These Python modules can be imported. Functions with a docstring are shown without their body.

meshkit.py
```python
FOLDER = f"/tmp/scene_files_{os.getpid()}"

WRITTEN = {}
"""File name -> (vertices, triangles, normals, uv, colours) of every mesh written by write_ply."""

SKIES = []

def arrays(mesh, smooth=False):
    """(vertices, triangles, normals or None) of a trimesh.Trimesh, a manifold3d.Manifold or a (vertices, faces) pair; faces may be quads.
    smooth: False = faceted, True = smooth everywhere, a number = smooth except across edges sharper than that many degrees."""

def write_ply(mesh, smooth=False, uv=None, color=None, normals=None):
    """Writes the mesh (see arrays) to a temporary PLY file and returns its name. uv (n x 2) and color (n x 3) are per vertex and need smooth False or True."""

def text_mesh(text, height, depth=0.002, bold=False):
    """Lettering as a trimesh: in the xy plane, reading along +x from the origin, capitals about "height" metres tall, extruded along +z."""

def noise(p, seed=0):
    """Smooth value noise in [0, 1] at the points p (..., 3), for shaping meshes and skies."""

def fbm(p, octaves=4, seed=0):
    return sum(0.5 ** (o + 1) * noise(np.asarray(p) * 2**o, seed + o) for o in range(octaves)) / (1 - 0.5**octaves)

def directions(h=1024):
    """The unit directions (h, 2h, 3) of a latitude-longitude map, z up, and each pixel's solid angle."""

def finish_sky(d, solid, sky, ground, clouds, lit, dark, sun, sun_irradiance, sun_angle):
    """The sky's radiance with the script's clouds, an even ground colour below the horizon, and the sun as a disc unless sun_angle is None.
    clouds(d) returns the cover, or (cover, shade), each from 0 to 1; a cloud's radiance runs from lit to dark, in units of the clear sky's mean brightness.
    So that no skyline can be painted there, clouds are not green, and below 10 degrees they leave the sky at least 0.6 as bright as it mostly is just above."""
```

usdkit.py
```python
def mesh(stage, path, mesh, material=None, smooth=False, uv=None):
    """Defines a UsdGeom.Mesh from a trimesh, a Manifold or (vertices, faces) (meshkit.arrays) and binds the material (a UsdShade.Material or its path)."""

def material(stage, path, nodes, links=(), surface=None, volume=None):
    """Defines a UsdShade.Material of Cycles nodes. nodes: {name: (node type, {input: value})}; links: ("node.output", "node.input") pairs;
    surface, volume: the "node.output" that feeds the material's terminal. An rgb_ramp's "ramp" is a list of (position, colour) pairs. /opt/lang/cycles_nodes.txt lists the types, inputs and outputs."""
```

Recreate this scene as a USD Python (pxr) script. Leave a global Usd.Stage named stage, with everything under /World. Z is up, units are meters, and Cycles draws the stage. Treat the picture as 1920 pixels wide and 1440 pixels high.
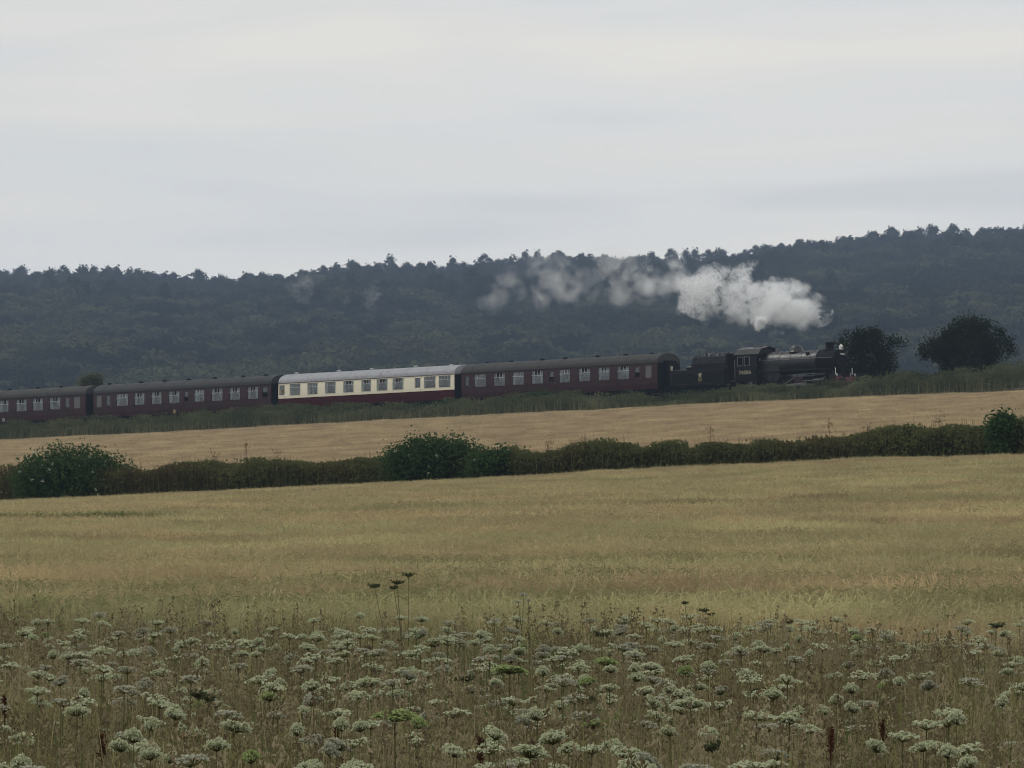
import math, re
import numpy as np, trimesh, manifold3d as m3
from shapely.geometry import Polygon, box as sbox
from pxr import Usd, UsdGeom, UsdLux, UsdShade, Gf, Sdf, Vt
import usdkit, meshkit

# ------------------------------------------------------------------ camera, sky, sun, exposure
stage = Usd.Stage.CreateInMemory()
UsdGeom.SetStageUpAxis(stage, 'Z'); UsdGeom.SetStageMetersPerUnit(stage, 1.0)
UsdGeom.Xform.Define(stage, '/World'); UsdGeom.Scope.Define(stage, '/World/Looks')
EYE, F, HZ = 1.45, 12000.0, 975.0            # eye height, focal length in photo pixels, row of the horizon
cam = UsdGeom.Camera.Define(stage, '/World/camera')
cam.CreateFocalLengthAttr(50.0); cam.CreateHorizontalApertureAttr(50.0 * 1920 / F)
cam.CreateClippingRangeAttr((0.5, 20000.0))
xf = UsdGeom.Xformable(cam); xf.AddTranslateOp().Set((0, 0, EYE)); xf.AddRotateXOp().Set(90 + math.degrees(math.atan((HZ - 720) / F)))
cam.CreateExposureAttr(0.1)

SUN_AZ, SUN_EL = math.radians(-75), math.radians(52)      # direction towards the sun: left of the view, high behind cloud
sky_mat = usdkit.material(stage, '/World/Looks/sky', {
    'sky': ('sky_texture', {'sky_type': 'single_scattering', 'sun_disc': False, 'sun_elevation': SUN_EL, 'sun_rotation': SUN_AZ}),
    'tc': ('texture_coordinate', {}),
    'map': ('mapping', {'scale': (10.0, 10.0, 84.0), 'location': (3.1, 0.0, 1.25)}),
    'n1': ('noise_texture', {'scale': 1.0, 'detail': 3.0, 'roughness': 0.42, 'distortion': 0.35}),
    'map2': ('mapping', {'scale': (5.0, 5.0, 38.0), 'location': (1.4, 2.0, 0.4)}),
    'n2': ('noise_texture', {'scale': 1.0, 'detail': 2.0, 'roughness': 0.4}),
    'r1': ('rgb_ramp', {'ramp': [(0.34, (6.2, 6.35, 6.5)), (0.46, (7.1, 7.1, 7.05)), (0.55, (7.3, 7.18, 6.95)), (0.66, (7.8, 7.5, 7.05))]}),
    'r2': ('rgb_ramp', {'ramp': [(0.3, (0.915, 0.935, 0.955)), (0.7, (1.045, 1.03, 1.01))]}),
    'mul': ('mix', {'mix_type': 'multiply', 'fac': 1.0}),
    'mix': ('mix', {'mix_type': 'mix', 'fac': 0.93}),
    'bg': ('background_shader', {'strength': 0.10})},
    [('tc.generated', 'map.vector'), ('map.vector', 'n1.vector'), ('tc.generated', 'map2.vector'), ('map2.vector', 'n2.vector'),
     ('n1.fac', 'r1.fac'), ('n2.fac', 'r2.fac'), ('r1.color', 'mul.color1'), ('r2.color', 'mul.color2'),
     ('sky.color', 'mix.color1'), ('mul.color', 'mix.color2'), ('mix.color', 'bg.color')], surface='bg.background')
dome = UsdLux.DomeLight.Define(stage, '/World/sky')
UsdShade.MaterialBindingAPI.Apply(dome.GetPrim()).Bind(sky_mat)
dome.GetPrim().SetCustomDataByKey('kind', 'structure'); dome.GetPrim().SetCustomDataByKey('label', 'pale grey overcast sky with soft cream and blue-grey cloud bands')
dome.GetPrim().SetCustomDataByKey('category', 'sky')
sun = UsdLux.DistantLight.Define(stage, '/World/sun')
sun.CreateNormalizeAttr(True); sun.CreateIntensityAttr(0.26); sun.CreateAngleAttr(25.0); sun.CreateColorAttr((1.0, 0.96, 0.9))
sx = UsdGeom.Xformable(sun); sx.AddRotateZOp().Set(-math.degrees(SUN_AZ)); sx.AddRotateXOp().Set(math.degrees(SUN_EL) - 90)

# ------------------------------------------------------------------ helpers
used = {}
def numbered(parent, name):
    k = used.get((parent, name), 0); used[(parent, name)] = k + 1
    return f'{parent}/{name}' if k == 0 else f'{parent}/{name}_{k:03d}'
def tag(p, label=None, cat=None, group=None, kind=None):
    for k, v in (('label', label), ('category', cat), ('group', group), ('kind', kind)):
        if v: p.SetCustomDataByKey(k, v)
    return p
def thing(name, label, cat, loc=(0, 0, 0), rz=0.0, group=None, pitch=0.0, scale=None, kind=None):
    x = UsdGeom.Xform.Define(stage, numbered('/World', name))
    x.AddTranslateOp().Set(Gf.Vec3d(*map(float, loc)))
    if rz: x.AddRotateZOp().Set(float(rz))
    if pitch: x.AddRotateYOp().Set(float(pitch))
    if scale is not None: x.AddScaleOp().Set(Gf.Vec3f(*np.broadcast_to(scale, 3).astype(float).tolist()))
    return tag(x.GetPrim(), label, cat, group, kind)
def part(parent, name, mesh, mat, smooth=False, label=None, kind=None):
    path = numbered(str(parent.GetPath()) if parent is not None else '/World', name)
    p = usdkit.mesh(stage, path, mesh, M[mat] if isinstance(mat, str) else mat, smooth=smooth).GetPrim()
    return tag(p, label, kind=kind)
def copy_of(cls, name, label, cat, loc, rz, scale, group=None, tilt=(0, 0)):
    x = UsdGeom.Xform.Define(stage, numbered('/World', name))
    x.AddTranslateOp().Set(Gf.Vec3d(*map(float, loc))); x.AddRotateXYZOp().Set(Gf.Vec3f(float(tilt[0]), float(tilt[1]), float(rz)))
    x.AddScaleOp().Set(Gf.Vec3f(*np.broadcast_to(scale, 3).astype(float).tolist()))
    p = x.GetPrim(); p.GetReferences().AddInternalReference(cls.GetPath()); p.SetInstanceable(True)
    return tag(p, label, cat, group)
def proto(name):
    return stage.CreateClassPrim(f'/World/{name}')
def instancer(name, label, cat, meshes, pos, yaw, scale, which, tilt=None, kind='stuff'):
    pi = UsdGeom.PointInstancer.Define(stage, numbered('/World', name)); base = str(pi.GetPath())
    for i, (nm, parts) in enumerate(meshes):
        x = UsdGeom.Xform.Define(stage, f'{base}/{nm}_{i + 1:03d}')
        for j, (pn, me, mt) in enumerate(parts):
            usdkit.mesh(stage, f'{x.GetPath()}/{pn}', me, M[mt])
        pi.CreatePrototypesRel().AddTarget(x.GetPath())
    n = len(pos); yaw = np.asarray(yaw, float)
    pi.CreateProtoIndicesAttr(Vt.IntArray.FromNumpy(np.asarray(which, np.int32)))
    pi.CreatePositionsAttr(Vt.Vec3fArray.FromNumpy(np.asarray(pos, np.float32)))
    q = np.zeros((n, 4)); q[:, 3] = np.cos(yaw / 2); q[:, 2] = np.sin(yaw / 2)
    if tilt is not None:
        tx = np.asarray(tilt) / 2; c, s = np.cos(tx), np.sin(tx); w, z = q[:, 3].copy(), q[:, 2].copy()
        q = np.stack([w * s, z * s, z * c, w * c], 1)
    pi.CreateOrientationsAttr(Vt.QuathArray([Gf.Quath(float(a[3]), float(a[0]), float(a[1]), float(a[2])) for a in q]))
    sc = np.asarray(scale, np.float32); sc = np.repeat(sc[:, None], 3, 1) if sc.ndim == 1 else sc
    pi.CreateScalesAttr(Vt.Vec3fArray.FromNumpy(np.ascontiguousarray(sc)))
    return tag(pi.GetPrim(), label, cat, kind=kind)

def tm(man):
    a = man.to_mesh(); return trimesh.Trimesh(np.array(a.vert_properties[:, :3]), np.array(a.tri_verts), process=False)
def cat(ms): return trimesh.util.concatenate([m for m in ms if m is not None])
def bx(x0, x1, y0, y1, z0, z1):
    m = trimesh.creation.box((x1 - x0, y1 - y0, z1 - z0)); m.apply_translation(((x0 + x1) / 2, (y0 + y1) / 2, (z0 + z1) / 2)); return m
def rbx(x0, x1, y0, y1, z0, z1, c=0.02):
    """box with chamfered edges"""
    pts = []
    for sx_ in (0, 1):
        for sy_ in (0, 1):
            for sz_ in (0, 1):
                X = (x0, x1)[sx_]; Y = (y0, y1)[sy_]; Z = (z0, z1)[sz_]; dx = c * (1 - 2 * sx_); dy = c * (1 - 2 * sy_); dz = c * (1 - 2 * sz_)
                pts += [(X, Y + dy, Z + dz), (X + dx, Y, Z + dz), (X + dx, Y + dy, Z)]
    return trimesh.convex.convex_hull(np.array(pts))
def cyl(p0, p1, r, n=20, r1=None):
    p0, p1 = np.array(p0, float), np.array(p1, float); d = p1 - p0; L = np.linalg.norm(d)
    man = m3.Manifold.cylinder(L, r, r if r1 is None else r1, n)
    m = tm(man); T = trimesh.geometry.align_vectors([0, 0, 1], d / L); T[:3, 3] = p0; m.apply_transform(T); return m
def lathe(profile, n=24):
    return trimesh.creation.revolve(np.array(profile), sections=n)
def tube(pts, rad, n=5):
    """tapered tube along points"""
    pts = np.array(pts, float); rad = np.broadcast_to(rad, len(pts)); V = []; Fc = []
    for i, p in enumerate(pts):
        d = pts[min(i + 1, len(pts) - 1)] - pts[max(i - 1, 0)]; d /= np.linalg.norm(d) + 1e-9
        a = np.cross(d, (0.31, 0.95, 0.11)); a /= np.linalg.norm(a); b = np.cross(d, a)
        for k in range(n):
            t = 2 * math.pi * k / n; V.append(p + rad[i] * (math.cos(t) * a + math.sin(t) * b))
    for i in range(len(pts) - 1):
        for k in range(n):
            q = i * n + k; r = i * n + (k + 1) % n; Fc += [(q, r, q + n), (r, r + n, q + n)]
    return trimesh.Trimesh(np.array(V), np.array(Fc), process=False)
def leaves(P, size, rng, up=0.3, aspect=0.55, outward=None):
    """one folded diamond leaf (2 triangles) at each point"""
    P = np.asarray(P, float); n = len(P); d = rng.normal(size=(n, 3)); d[:, 2] += up
    if outward is not None: d += outward
    d /= np.linalg.norm(d, axis=1, keepdims=True); s = np.cross(d, rng.normal(size=(n, 3))); s /= np.linalg.norm(s, axis=1, keepdims=True) + 1e-9
    L = (np.broadcast_to(size, n) * rng.uniform(0.7, 1.3, n))[:, None]; nn = np.cross(d, s)
    V = np.stack([P - d * L * 0.5, P + s * L * aspect * 0.5 + nn * L * 0.1, P + d * L * 0.5, P - s * L * aspect * 0.5 + nn * L * 0.1], 1).reshape(-1, 3)
    i = np.arange(n)[:, None] * 4; Fc = np.concatenate([i + [0, 1, 2], i + [0, 2, 3]], 0)
    return trimesh.Trimesh(V, Fc, process=False)
def leaf_shell(P, size, rng, N, aspect=0.7, ragged=0.45):
    """leaves that lie roughly along the crown's surface, facing outward along N"""
    P = np.asarray(P, float); n = len(P); N = N / (np.linalg.norm(N, axis=1, keepdims=True) + 1e-9) + rng.normal(size=(n, 3)) * ragged; N /= np.linalg.norm(N, axis=1, keepdims=True)
    d = np.cross(N, rng.normal(size=(n, 3))); d /= np.linalg.norm(d, axis=1, keepdims=True) + 1e-9; s = np.cross(N, d)
    L = (np.broadcast_to(size, n) * rng.uniform(0.7, 1.3, n))[:, None]
    V = np.stack([P - d * L * 0.5, P + s * L * aspect * 0.5 - N * L * 0.08, P + d * L * 0.5, P - s * L * aspect * 0.5 - N * L * 0.08], 1).reshape(-1, 3)
    i = np.arange(n)[:, None] * 4; return trimesh.Trimesh(V, np.concatenate([i + [0, 1, 2], i + [0, 2, 3]], 0), process=False)
def strips(base, top, width, rng, bend=None):
    """thin two-triangle-pair blades from base to top with a bend half way"""
    n = len(base); base = np.asarray(base, float); top = np.asarray(top, float); a = rng.uniform(0, math.pi, n)
    s = np.stack([np.cos(a), np.sin(a), np.zeros(n)], 1) * (np.broadcast_to(width, n) / 2)[:, None]
    mid = (base + top) / 2 + (0 if bend is None else bend)
    V = np.stack([base - s, base + s, mid - s * 0.8, mid + s * 0.8, top - s * 0.35, top + s * 0.35], 1).reshape(-1, 3)
    i = np.arange(n)[:, None] * 6
    Fc = np.concatenate([i + [0, 1, 3], i + [0, 3, 2], i + [2, 3, 5], i + [2, 5, 4]], 0)
    return trimesh.Trimesh(V, Fc, process=False)

# ------------------------------------------------------------------ terrain
RIDGE_PX = [-6000, -2500, -800, 0, 200, 260, 400, 560, 620, 760, 830, 900, 1000, 1090, 1200, 1300, 1400, 1500, 1600, 1700, 1800, 1870, 1920, 2300, 4500, 9000]
RIDGE_PY = [560, 540, 510, 512, 508, 516, 524, 512, 502, 498, 502, 496, 488, 482, 488, 485, 474, 456, 449, 441, 437, 432, 432, 420, 430, 500]
KY = [-300, 0, 34, 37, 232, 240, 491, 560, 760, 1350]
KZ = [0.0, 0.0, 0.03, 0.12, 2.22, 2.36, 9.05, 9.6, 9.0, 9.4]
KS = [0.0, 0.0, 0.0, 0.0, 0.056, 0.057, 0.059, 0.045, 0.02, 0.01]
def ground(x, y):
    x, y = np.broadcast_arrays(np.asarray(x, float), np.asarray(y, float))
    lim = 55 + 0.05 * np.maximum(y, 0); xe = lim * np.tanh(x / lim)
    z = np.interp(y, KY, KZ) + np.interp(y, KY, KS) * xe
    ridge = EYE + (HZ - 13 - np.interp(960 + F * x / np.maximum(y, 1200), RIDGE_PX, RIDGE_PY)) * 3200 / F - 11.0
    s = np.clip((y - 1350) / 1850, 0, 1)
    hill = z * (1 - s) + ridge * s ** 0.92 + 7.0 * (meshkit.noise(np.stack([x / 150, y / 220, 0 * x], -1), 5) - 0.5) * np.sin(np.pi * s)
    far = ridge * np.interp(y, [3200, 3400, 4400, 8500], [1, 0.985, 0.75, 0.2])
    return np.where(y < 1350, z, np.where(y < 3200, hill, far))
def hit(px, py, h):
    """distance at which the pixel's ray meets the height h above the ground"""
    D = np.concatenate([np.arange(8, 600, 0.25), np.arange(600, 2300, 2.0)])
    g = EYE + (HZ - py) * D / F - (ground((px - 960) * D / F, D) + h)
    k = np.nonzero(g < 0)[0]
    return D[k[0]] if len(k) else 240.0
def at(px, py, D): return np.array([(px - 960) * D / F, D, EYE + (HZ - py) * D / F])

TH = math.radians(41.0); CT, ST = math.cos(TH), math.sin(TH)
def trk(t, v=0.0):                            # t along the train (0 = front end of the first carriage), v away from its near side
    return np.array([10.95 + CT * t + ST * v, 482 - ST * t + CT * v])
def zr(t): return 10.29 + 0.0264 * np.asarray(t, float)
def t_of(px, v=0.0):
    x = px - 960.0
    return (x * (482 + CT * v) - F * (10.95 + ST * v)) / (F * CT + ST * x)

# ------------------------------------------------------------------ materials
M = {}
def mat(name, nodes, links, surface='p.BSDF', volume=None):
    M[name] = usdkit.material(stage, f'/World/Looks/{name}', nodes, links, surface=surface, volume=volume); return M[name]
def paint(name, col, rough=0.45, var=0.25, scale=3.0, dirt=None, metallic=0.0, spec=0.5):
    d = dirt or tuple(c * 0.6 + 0.012 for c in col)
    mat(name, {'g': ('geometry', {}), 'n': ('noise_texture', {'scale': scale, 'detail': 5.0, 'roughness': 0.62}),
               'r': ('rgb_ramp', {'ramp': [(0.35, tuple(c * (1 - var) for c in col)), (0.55, col), (0.72, d)]}),
               'm': ('map_range', {'from_min': 0.3, 'from_max': 0.7, 'to_min': rough - 0.1, 'to_max': rough + 0.15}),
               'p': ('principled_bsdf', {'metallic': metallic, 'specular_ior_level': spec})},
        [('g.position', 'n.vector'), ('n.fac', 'r.fac'), ('r.color', 'p.base_color'), ('n.fac', 'm.value'), ('m.result', 'p.roughness')])
def foliage(name, c0, c1, c2, nscale=0.4, trans=0.25, stretch=(1, 1, 1), island=0.5, tree=0.0):
    """leaf material: colour from world-space noise and per-leaf variation, some light through the leaf"""
    mat(name, {'g': ('geometry', {}), 'mp': ('mapping', {'scale': stretch}), 'n': ('noise_texture', {'scale': nscale, 'detail': 3.0}),
               'mx': ('mix_float', {'fac': island}), 'oi': ('object_info', {}), 'ob': ('mix_float', {'fac': tree}), 'r': ('rgb_ramp', {'ramp': [(0.22, c0), (0.5, c1), (0.78, c2)]}),
               'd': ('diffuse_bsdf', {}), 't': ('translucent_bsdf', {}), 'm': ('mix_closure', {'fac': trans})},
        [('g.position', 'mp.vector'), ('mp.vector', 'n.vector'), ('n.fac', 'mx.a'), ('g.random_per_island', 'mx.b'), ('mx.result', 'ob.a'), ('oi.random', 'ob.b'), ('ob.result', 'r.fac'),
         ('r.color', 'd.color'), ('r.color', 't.color'), ('d.BSDF', 'm.closure1'), ('t.BSDF', 'm.closure2')], surface='m.closure')

mat('ground', {'g': ('geometry', {}), 'n': ('noise_texture', {'scale': 0.35, 'detail': 6.0}), 'n2': ('noise_texture', {'scale': 9.0, 'detail': 4.0}),
               'r': ('rgb_ramp', {'ramp': [(0.35, (0.055, 0.06, 0.025)), (0.55, (0.11, 0.09, 0.045)), (0.7, (0.15, 0.12, 0.065))]}),
               'b': ('bump', {'strength': 0.7, 'distance': 0.08}), 'p': ('principled_bsdf', {'roughness': 0.95, 'specular_ior_level': 0.1})},
    [('g.position', 'n.vector'), ('g.position', 'n2.vector'), ('n.fac', 'r.fac'), ('r.color', 'p.base_color'), ('n2.fac', 'b.height'), ('b.normal', 'p.normal')])
paint('maroon', (0.032, 0.0115, 0.0125), 0.38, 0.2, 1.3, (0.03, 0.016, 0.016), spec=0.22)
paint('crimson', (0.046, 0.006, 0.008), 0.45, 0.2, 1.3, (0.034, 0.008, 0.008), spec=0.12)
paint('cream', (0.79, 0.73, 0.56), 0.42, 0.06, 1.5, (0.70, 0.64, 0.48))
paint('roof_grey', (0.26, 0.27, 0.29), 0.55, 0.25, 2.0, (0.16, 0.15, 0.15))
paint('roof_dark', (0.024, 0.025, 0.027), 0.6, 0.3, 2.0, (0.036, 0.034, 0.033), spec=0.2)
paint('roof_olive', (0.035, 0.034, 0.031), 0.65, 0.3, 2.0, (0.026, 0.025, 0.022), spec=0.2)
paint('black', (0.004, 0.0042, 0.005), 0.32, 0.3, 2.5, (0.008, 0.0075, 0.007), spec=0.12)
paint('boiler_black', (0.005, 0.0052, 0.006), 0.34, 0.2, 2.5, (0.009, 0.0085, 0.008), spec=0.5)
paint('matt_black', (0.007, 0.007, 0.0075), 0.7, 0.3, 3.0, (0.009, 0.008, 0.0075), spec=0.08)
paint('tank_green', (0.005, 0.0065, 0.0065), 0.4, 0.3, 2.5, (0.010, 0.0095, 0.009), spec=0.08)
paint('beam_red', (0.10, 0.012, 0.011), 0.5, 0.3, 3.0, (0.09, 0.02, 0.018))
paint('frame_red', (0.026, 0.009, 0.008), 0.6, 0.3, 3.0)
paint('steel', (0.20, 0.19, 0.18), 0.45, 0.3, 4.0, (0.08, 0.07, 0.06), metallic=0.8)
paint('rust', (0.10, 0.055, 0.035), 0.85, 0.3, 4.0)
paint('ballast', (0.16, 0.145, 0.125), 0.95, 0.5, 14.0, (0.08, 0.07, 0.06))
paint('sleeper', (0.06, 0.048, 0.04), 0.9, 0.4, 5.0)
paint('coal', (0.007, 0.007, 0.0075), 0.45, 0.4, 9.0)
paint('white_paint', (0.66, 0.66, 0.62), 0.5, 0.08, 5.0)
paint('lettering', (0.34, 0.32, 0.21), 0.5, 0.05, 5.0)
paint('gold', (0.24, 0.17, 0.08), 0.5, 0.1, 5.0)
paint('curtain', (0.25, 0.26, 0.255), 0.9, 0.12, 6.0, spec=0.1)
paint('curtain_warm', (0.50, 0.48, 0.42), 0.9, 0.15, 6.0, spec=0.1)
paint('interior', (0.10, 0.075, 0.055), 0.7, 0.3, 2.0)
paint('seat', (0.07, 0.05, 0.06), 0.9, 0.3, 4.0, spec=0.1)
paint('frame_alloy', (0.46, 0.46, 0.45), 0.45, 0.15, 5.0)
paint('frosted', (0.10, 0.10, 0.10), 0.55, 0.1, 4.0)
paint('bark', (0.075, 0.06, 0.045), 0.95, 0.4, 5.0)
mat('window_glass', {'t': ('transparent_bsdf', {'color': (0.80, 0.84, 0.85)}), 'g': ('glossy_bsdf', {'color': (0.95, 0.95, 0.95), 'roughness': 0.04}), 'm': ('mix_closure', {'fac': 0.06})},
    [('t.BSDF', 'm.closure1'), ('g.BSDF', 'm.closure2')], surface='m.closure')
foliage('hedge_leaf', (0.085, 0.095, 0.038), (0.145, 0.15, 0.062), (0.24, 0.215, 0.10), 0.35, 0.45)
foliage('hedge_brown', (0.075, 0.055, 0.030), (0.125, 0.095, 0.050), (0.20, 0.155, 0.085), 0.5, 0.3)
foliage('hedge_stalk', (0.085, 0.095, 0.04), (0.15, 0.14, 0.065), (0.26, 0.215, 0.12), 0.7, 0.4)
foliage('bush_leaf', (0.038, 0.070, 0.026), (0.070, 0.115, 0.042), (0.13, 0.18, 0.075), 0.9, 0.3)
foliage('oak_leaf', (0.014, 0.020, 0.006), (0.028, 0.035, 0.011), (0.058, 0.062, 0.018), 0.5, 0.2)
foliage('scrub_leaf', (0.036, 0.048, 0.024), (0.11, 0.12, 0.062), (0.30, 0.27, 0.165), 0.30, 0.4, island=0.2)
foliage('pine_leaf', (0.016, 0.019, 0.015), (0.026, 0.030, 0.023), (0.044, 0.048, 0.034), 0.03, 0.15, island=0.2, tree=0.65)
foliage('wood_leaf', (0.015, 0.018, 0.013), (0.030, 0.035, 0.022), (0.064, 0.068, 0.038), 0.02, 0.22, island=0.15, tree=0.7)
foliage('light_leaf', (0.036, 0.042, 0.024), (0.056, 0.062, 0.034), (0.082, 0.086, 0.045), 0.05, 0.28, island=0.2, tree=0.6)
foliage('blossom', (0.45, 0.48, 0.36), (0.60, 0.62, 0.50), (0.72, 0.72, 0.62), 2.0, 0.3)
foliage('floret', (0.46, 0.49, 0.32), (0.60, 0.61, 0.43), (0.74, 0.74, 0.57), 3.0, 0.4)
foliage('floret_pink', (0.36, 0.36, 0.27), (0.47, 0.47, 0.36), (0.62, 0.62, 0.50), 3.0, 0.4)
foliage('floret_green', (0.28, 0.34, 0.14), (0.38, 0.45, 0.20), (0.50, 0.56, 0.29), 3.0, 0.4)
foliage('seed_dark', (0.07, 0.08, 0.042), (0.11, 0.125, 0.065), (0.17, 0.17, 0.095), 3.0, 0.25)
foliage('stem_green', (0.10, 0.105, 0.045), (0.17, 0.165, 0.075), (0.26, 0.24, 0.12), 2.0, 0.3)
foliage('dock_red', (0.07, 0.036, 0.022), (0.11, 0.056, 0.034), (0.17, 0.095, 0.055), 3.0, 0.15)
foliage('dry_grass', (0.11, 0.115, 0.045), (0.26, 0.235, 0.115), (0.50, 0.43, 0.26), 0.9, 0.45, island=0.35, tree=0.4)
foliage('scrub_grass', (0.15, 0.15, 0.08), (0.22, 0.20, 0.115), (0.34, 0.30, 0.19), 0.3, 0.45)
foliage('panicle', (0.12, 0.095, 0.055), (0.24, 0.20, 0.12), (0.42, 0.355, 0.22), 0.9, 0.45, island=0.3, tree=0.45)
foliage('green_grass', (0.10, 0.135, 0.05), (0.19, 0.21, 0.085), (0.32, 0.32, 0.16), 0.6, 0.45)
def crop(name, ripe, pale, green, lo, hi, bands):
    """standing corn: straw colours with greener stripes along the drills; bands = (distance, width, strength) of unripe strips"""
    nodes = {'g': ('geometry', {}), 'mp': ('mapping', {'scale': (0.035, 0.22, 0.0)}), 'n': ('noise_texture', {'scale': 1.0, 'detail': 4.0, 'roughness': 0.6}),
             'n2': ('noise_texture', {'scale': 0.45, 'detail': 4.0}), 'x': ('separate_xyz', {}),
             'm1': ('map_range', {'from_min': lo, 'from_max': hi, 'clamp': True}), 'a': ('mix_color', {'a': pale, 'b': ripe}),
             'm2': ('map_range', {'from_min': 0.35, 'from_max': 0.65, 'to_min': 0.74, 'to_max': 1.24}), 'b': ('vector_math', {'math_type': 'scale'}),
             'gm': ('mix_color', {'b': green}), 'isl': ('map_range', {'to_min': 0.75, 'to_max': 1.25}), 'c': ('vector_math', {'math_type': 'scale'}),
             'd': ('diffuse_bsdf', {}), 't': ('translucent_bsdf', {}), 'm': ('mix_closure', {'fac': 0.35})}
    links = [('g.position', 'mp.vector'), ('mp.vector', 'n.vector'), ('g.position', 'n2.vector'), ('n.fac', 'm1.value'), ('m1.result', 'a.fac'), ('n2.fac', 'm2.value'),
             ('a.result', 'b.vector1'), ('m2.result', 'b.scale'), ('b.vector', 'gm.a'), ('g.random_per_island', 'isl.value'), ('gm.result', 'c.vector1'), ('isl.result', 'c.scale'),
             ('c.vector', 'd.color'), ('c.vector', 't.color'), ('d.BSDF', 'm.closure1'), ('t.BSDF', 'm.closure2'), ('g.position', 'x.vector')]
    last = None
    for i, (ny, nx, dist, width, s, x0, x1) in enumerate(bands):      # strip across x at y = dist (+ slope*x), fading between x0 and x1
        nodes.update({f'k{i}': ('math', {'math_type': 'multiply_add', 'value2': nx, 'value3': -dist}), f'j{i}': ('math', {'math_type': 'add'}),
                      f'w{i}': ('math', {'math_type': 'multiply_add', 'value2': width * 1.6, 'value3': -width * 0.8}), f'v{i}': ('math', {'math_type': 'add'}),
                      f'q{i}': ('math', {'math_type': 'absolute'}), f'e{i}': ('map_range', {'range_type': 'smoothstep', 'from_min': 0.0, 'from_max': width, 'to_min': s, 'to_max': 0.0, 'clamp': True}),
                      f'f{i}': ('map_range', {'range_type': 'smoothstep', 'from_min': x0, 'from_max': x1, 'to_min': 1.0, 'to_max': 0.0, 'clamp': True}), f'h{i}': ('math', {'math_type': 'multiply'})})
        links += [('x.x', f'k{i}.value1'), (f'k{i}.value', f'j{i}.value1'), ('x.y', f'j{i}.value2'), ('n2.fac', f'w{i}.value1'), (f'j{i}.value', f'v{i}.value1'), (f'w{i}.value', f'v{i}.value2'),
                  (f'v{i}.value', f'q{i}.value1'), (f'q{i}.value', f'e{i}.value'), ('x.x', f'f{i}.value'), (f'e{i}.result', f'h{i}.value1'), (f'f{i}.result', f'h{i}.value2')]
        if last:
            nodes[f'u{i}'] = ('math', {'math_type': 'maximum'}); links += [(last, f'u{i}.value1'), (f'h{i}.value', f'u{i}.value2')]; last = f'u{i}.value'
        else: last = f'h{i}.value'
    if last: links.append((last, 'gm.fac'))
    else: nodes['gm'][1]['fac'] = 0.0
    mat(name, nodes, links, surface='m.closure')
DL = hit(140, 973, 0.78)
crop('barley_straw', (0.61, 0.475, 0.28), (0.59, 0.55, 0.295), (0.13, 0.18, 0.06), 0.40, 0.62,
     [(1, 0, DL, 7.0, 1.0, -0.062 * DL, -0.045 * DL), (1, 0.6, 38.0, 9.0, 0.14, 60, 61), (1, 0.02, 40.0, 1.6, 0.6, 60, 61), (1, -0.02, 46.0, 1.5, 0.65, 60, 61), (1, 0.03, 55, 2.0, 0.5, 60, 61), (1, 0, 70, 2.5, 0.3, 60, 61), (1, 0, 105, 5.0, 0.28, 60, 61), (1, 0.1, 178, 3.0, 0.35, 60, 61)])
crop('wheat_straw', (0.58, 0.44, 0.29), (0.65, 0.54, 0.32), (0.2, 0.2, 0.08), 0.4, 0.62, [])

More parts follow.
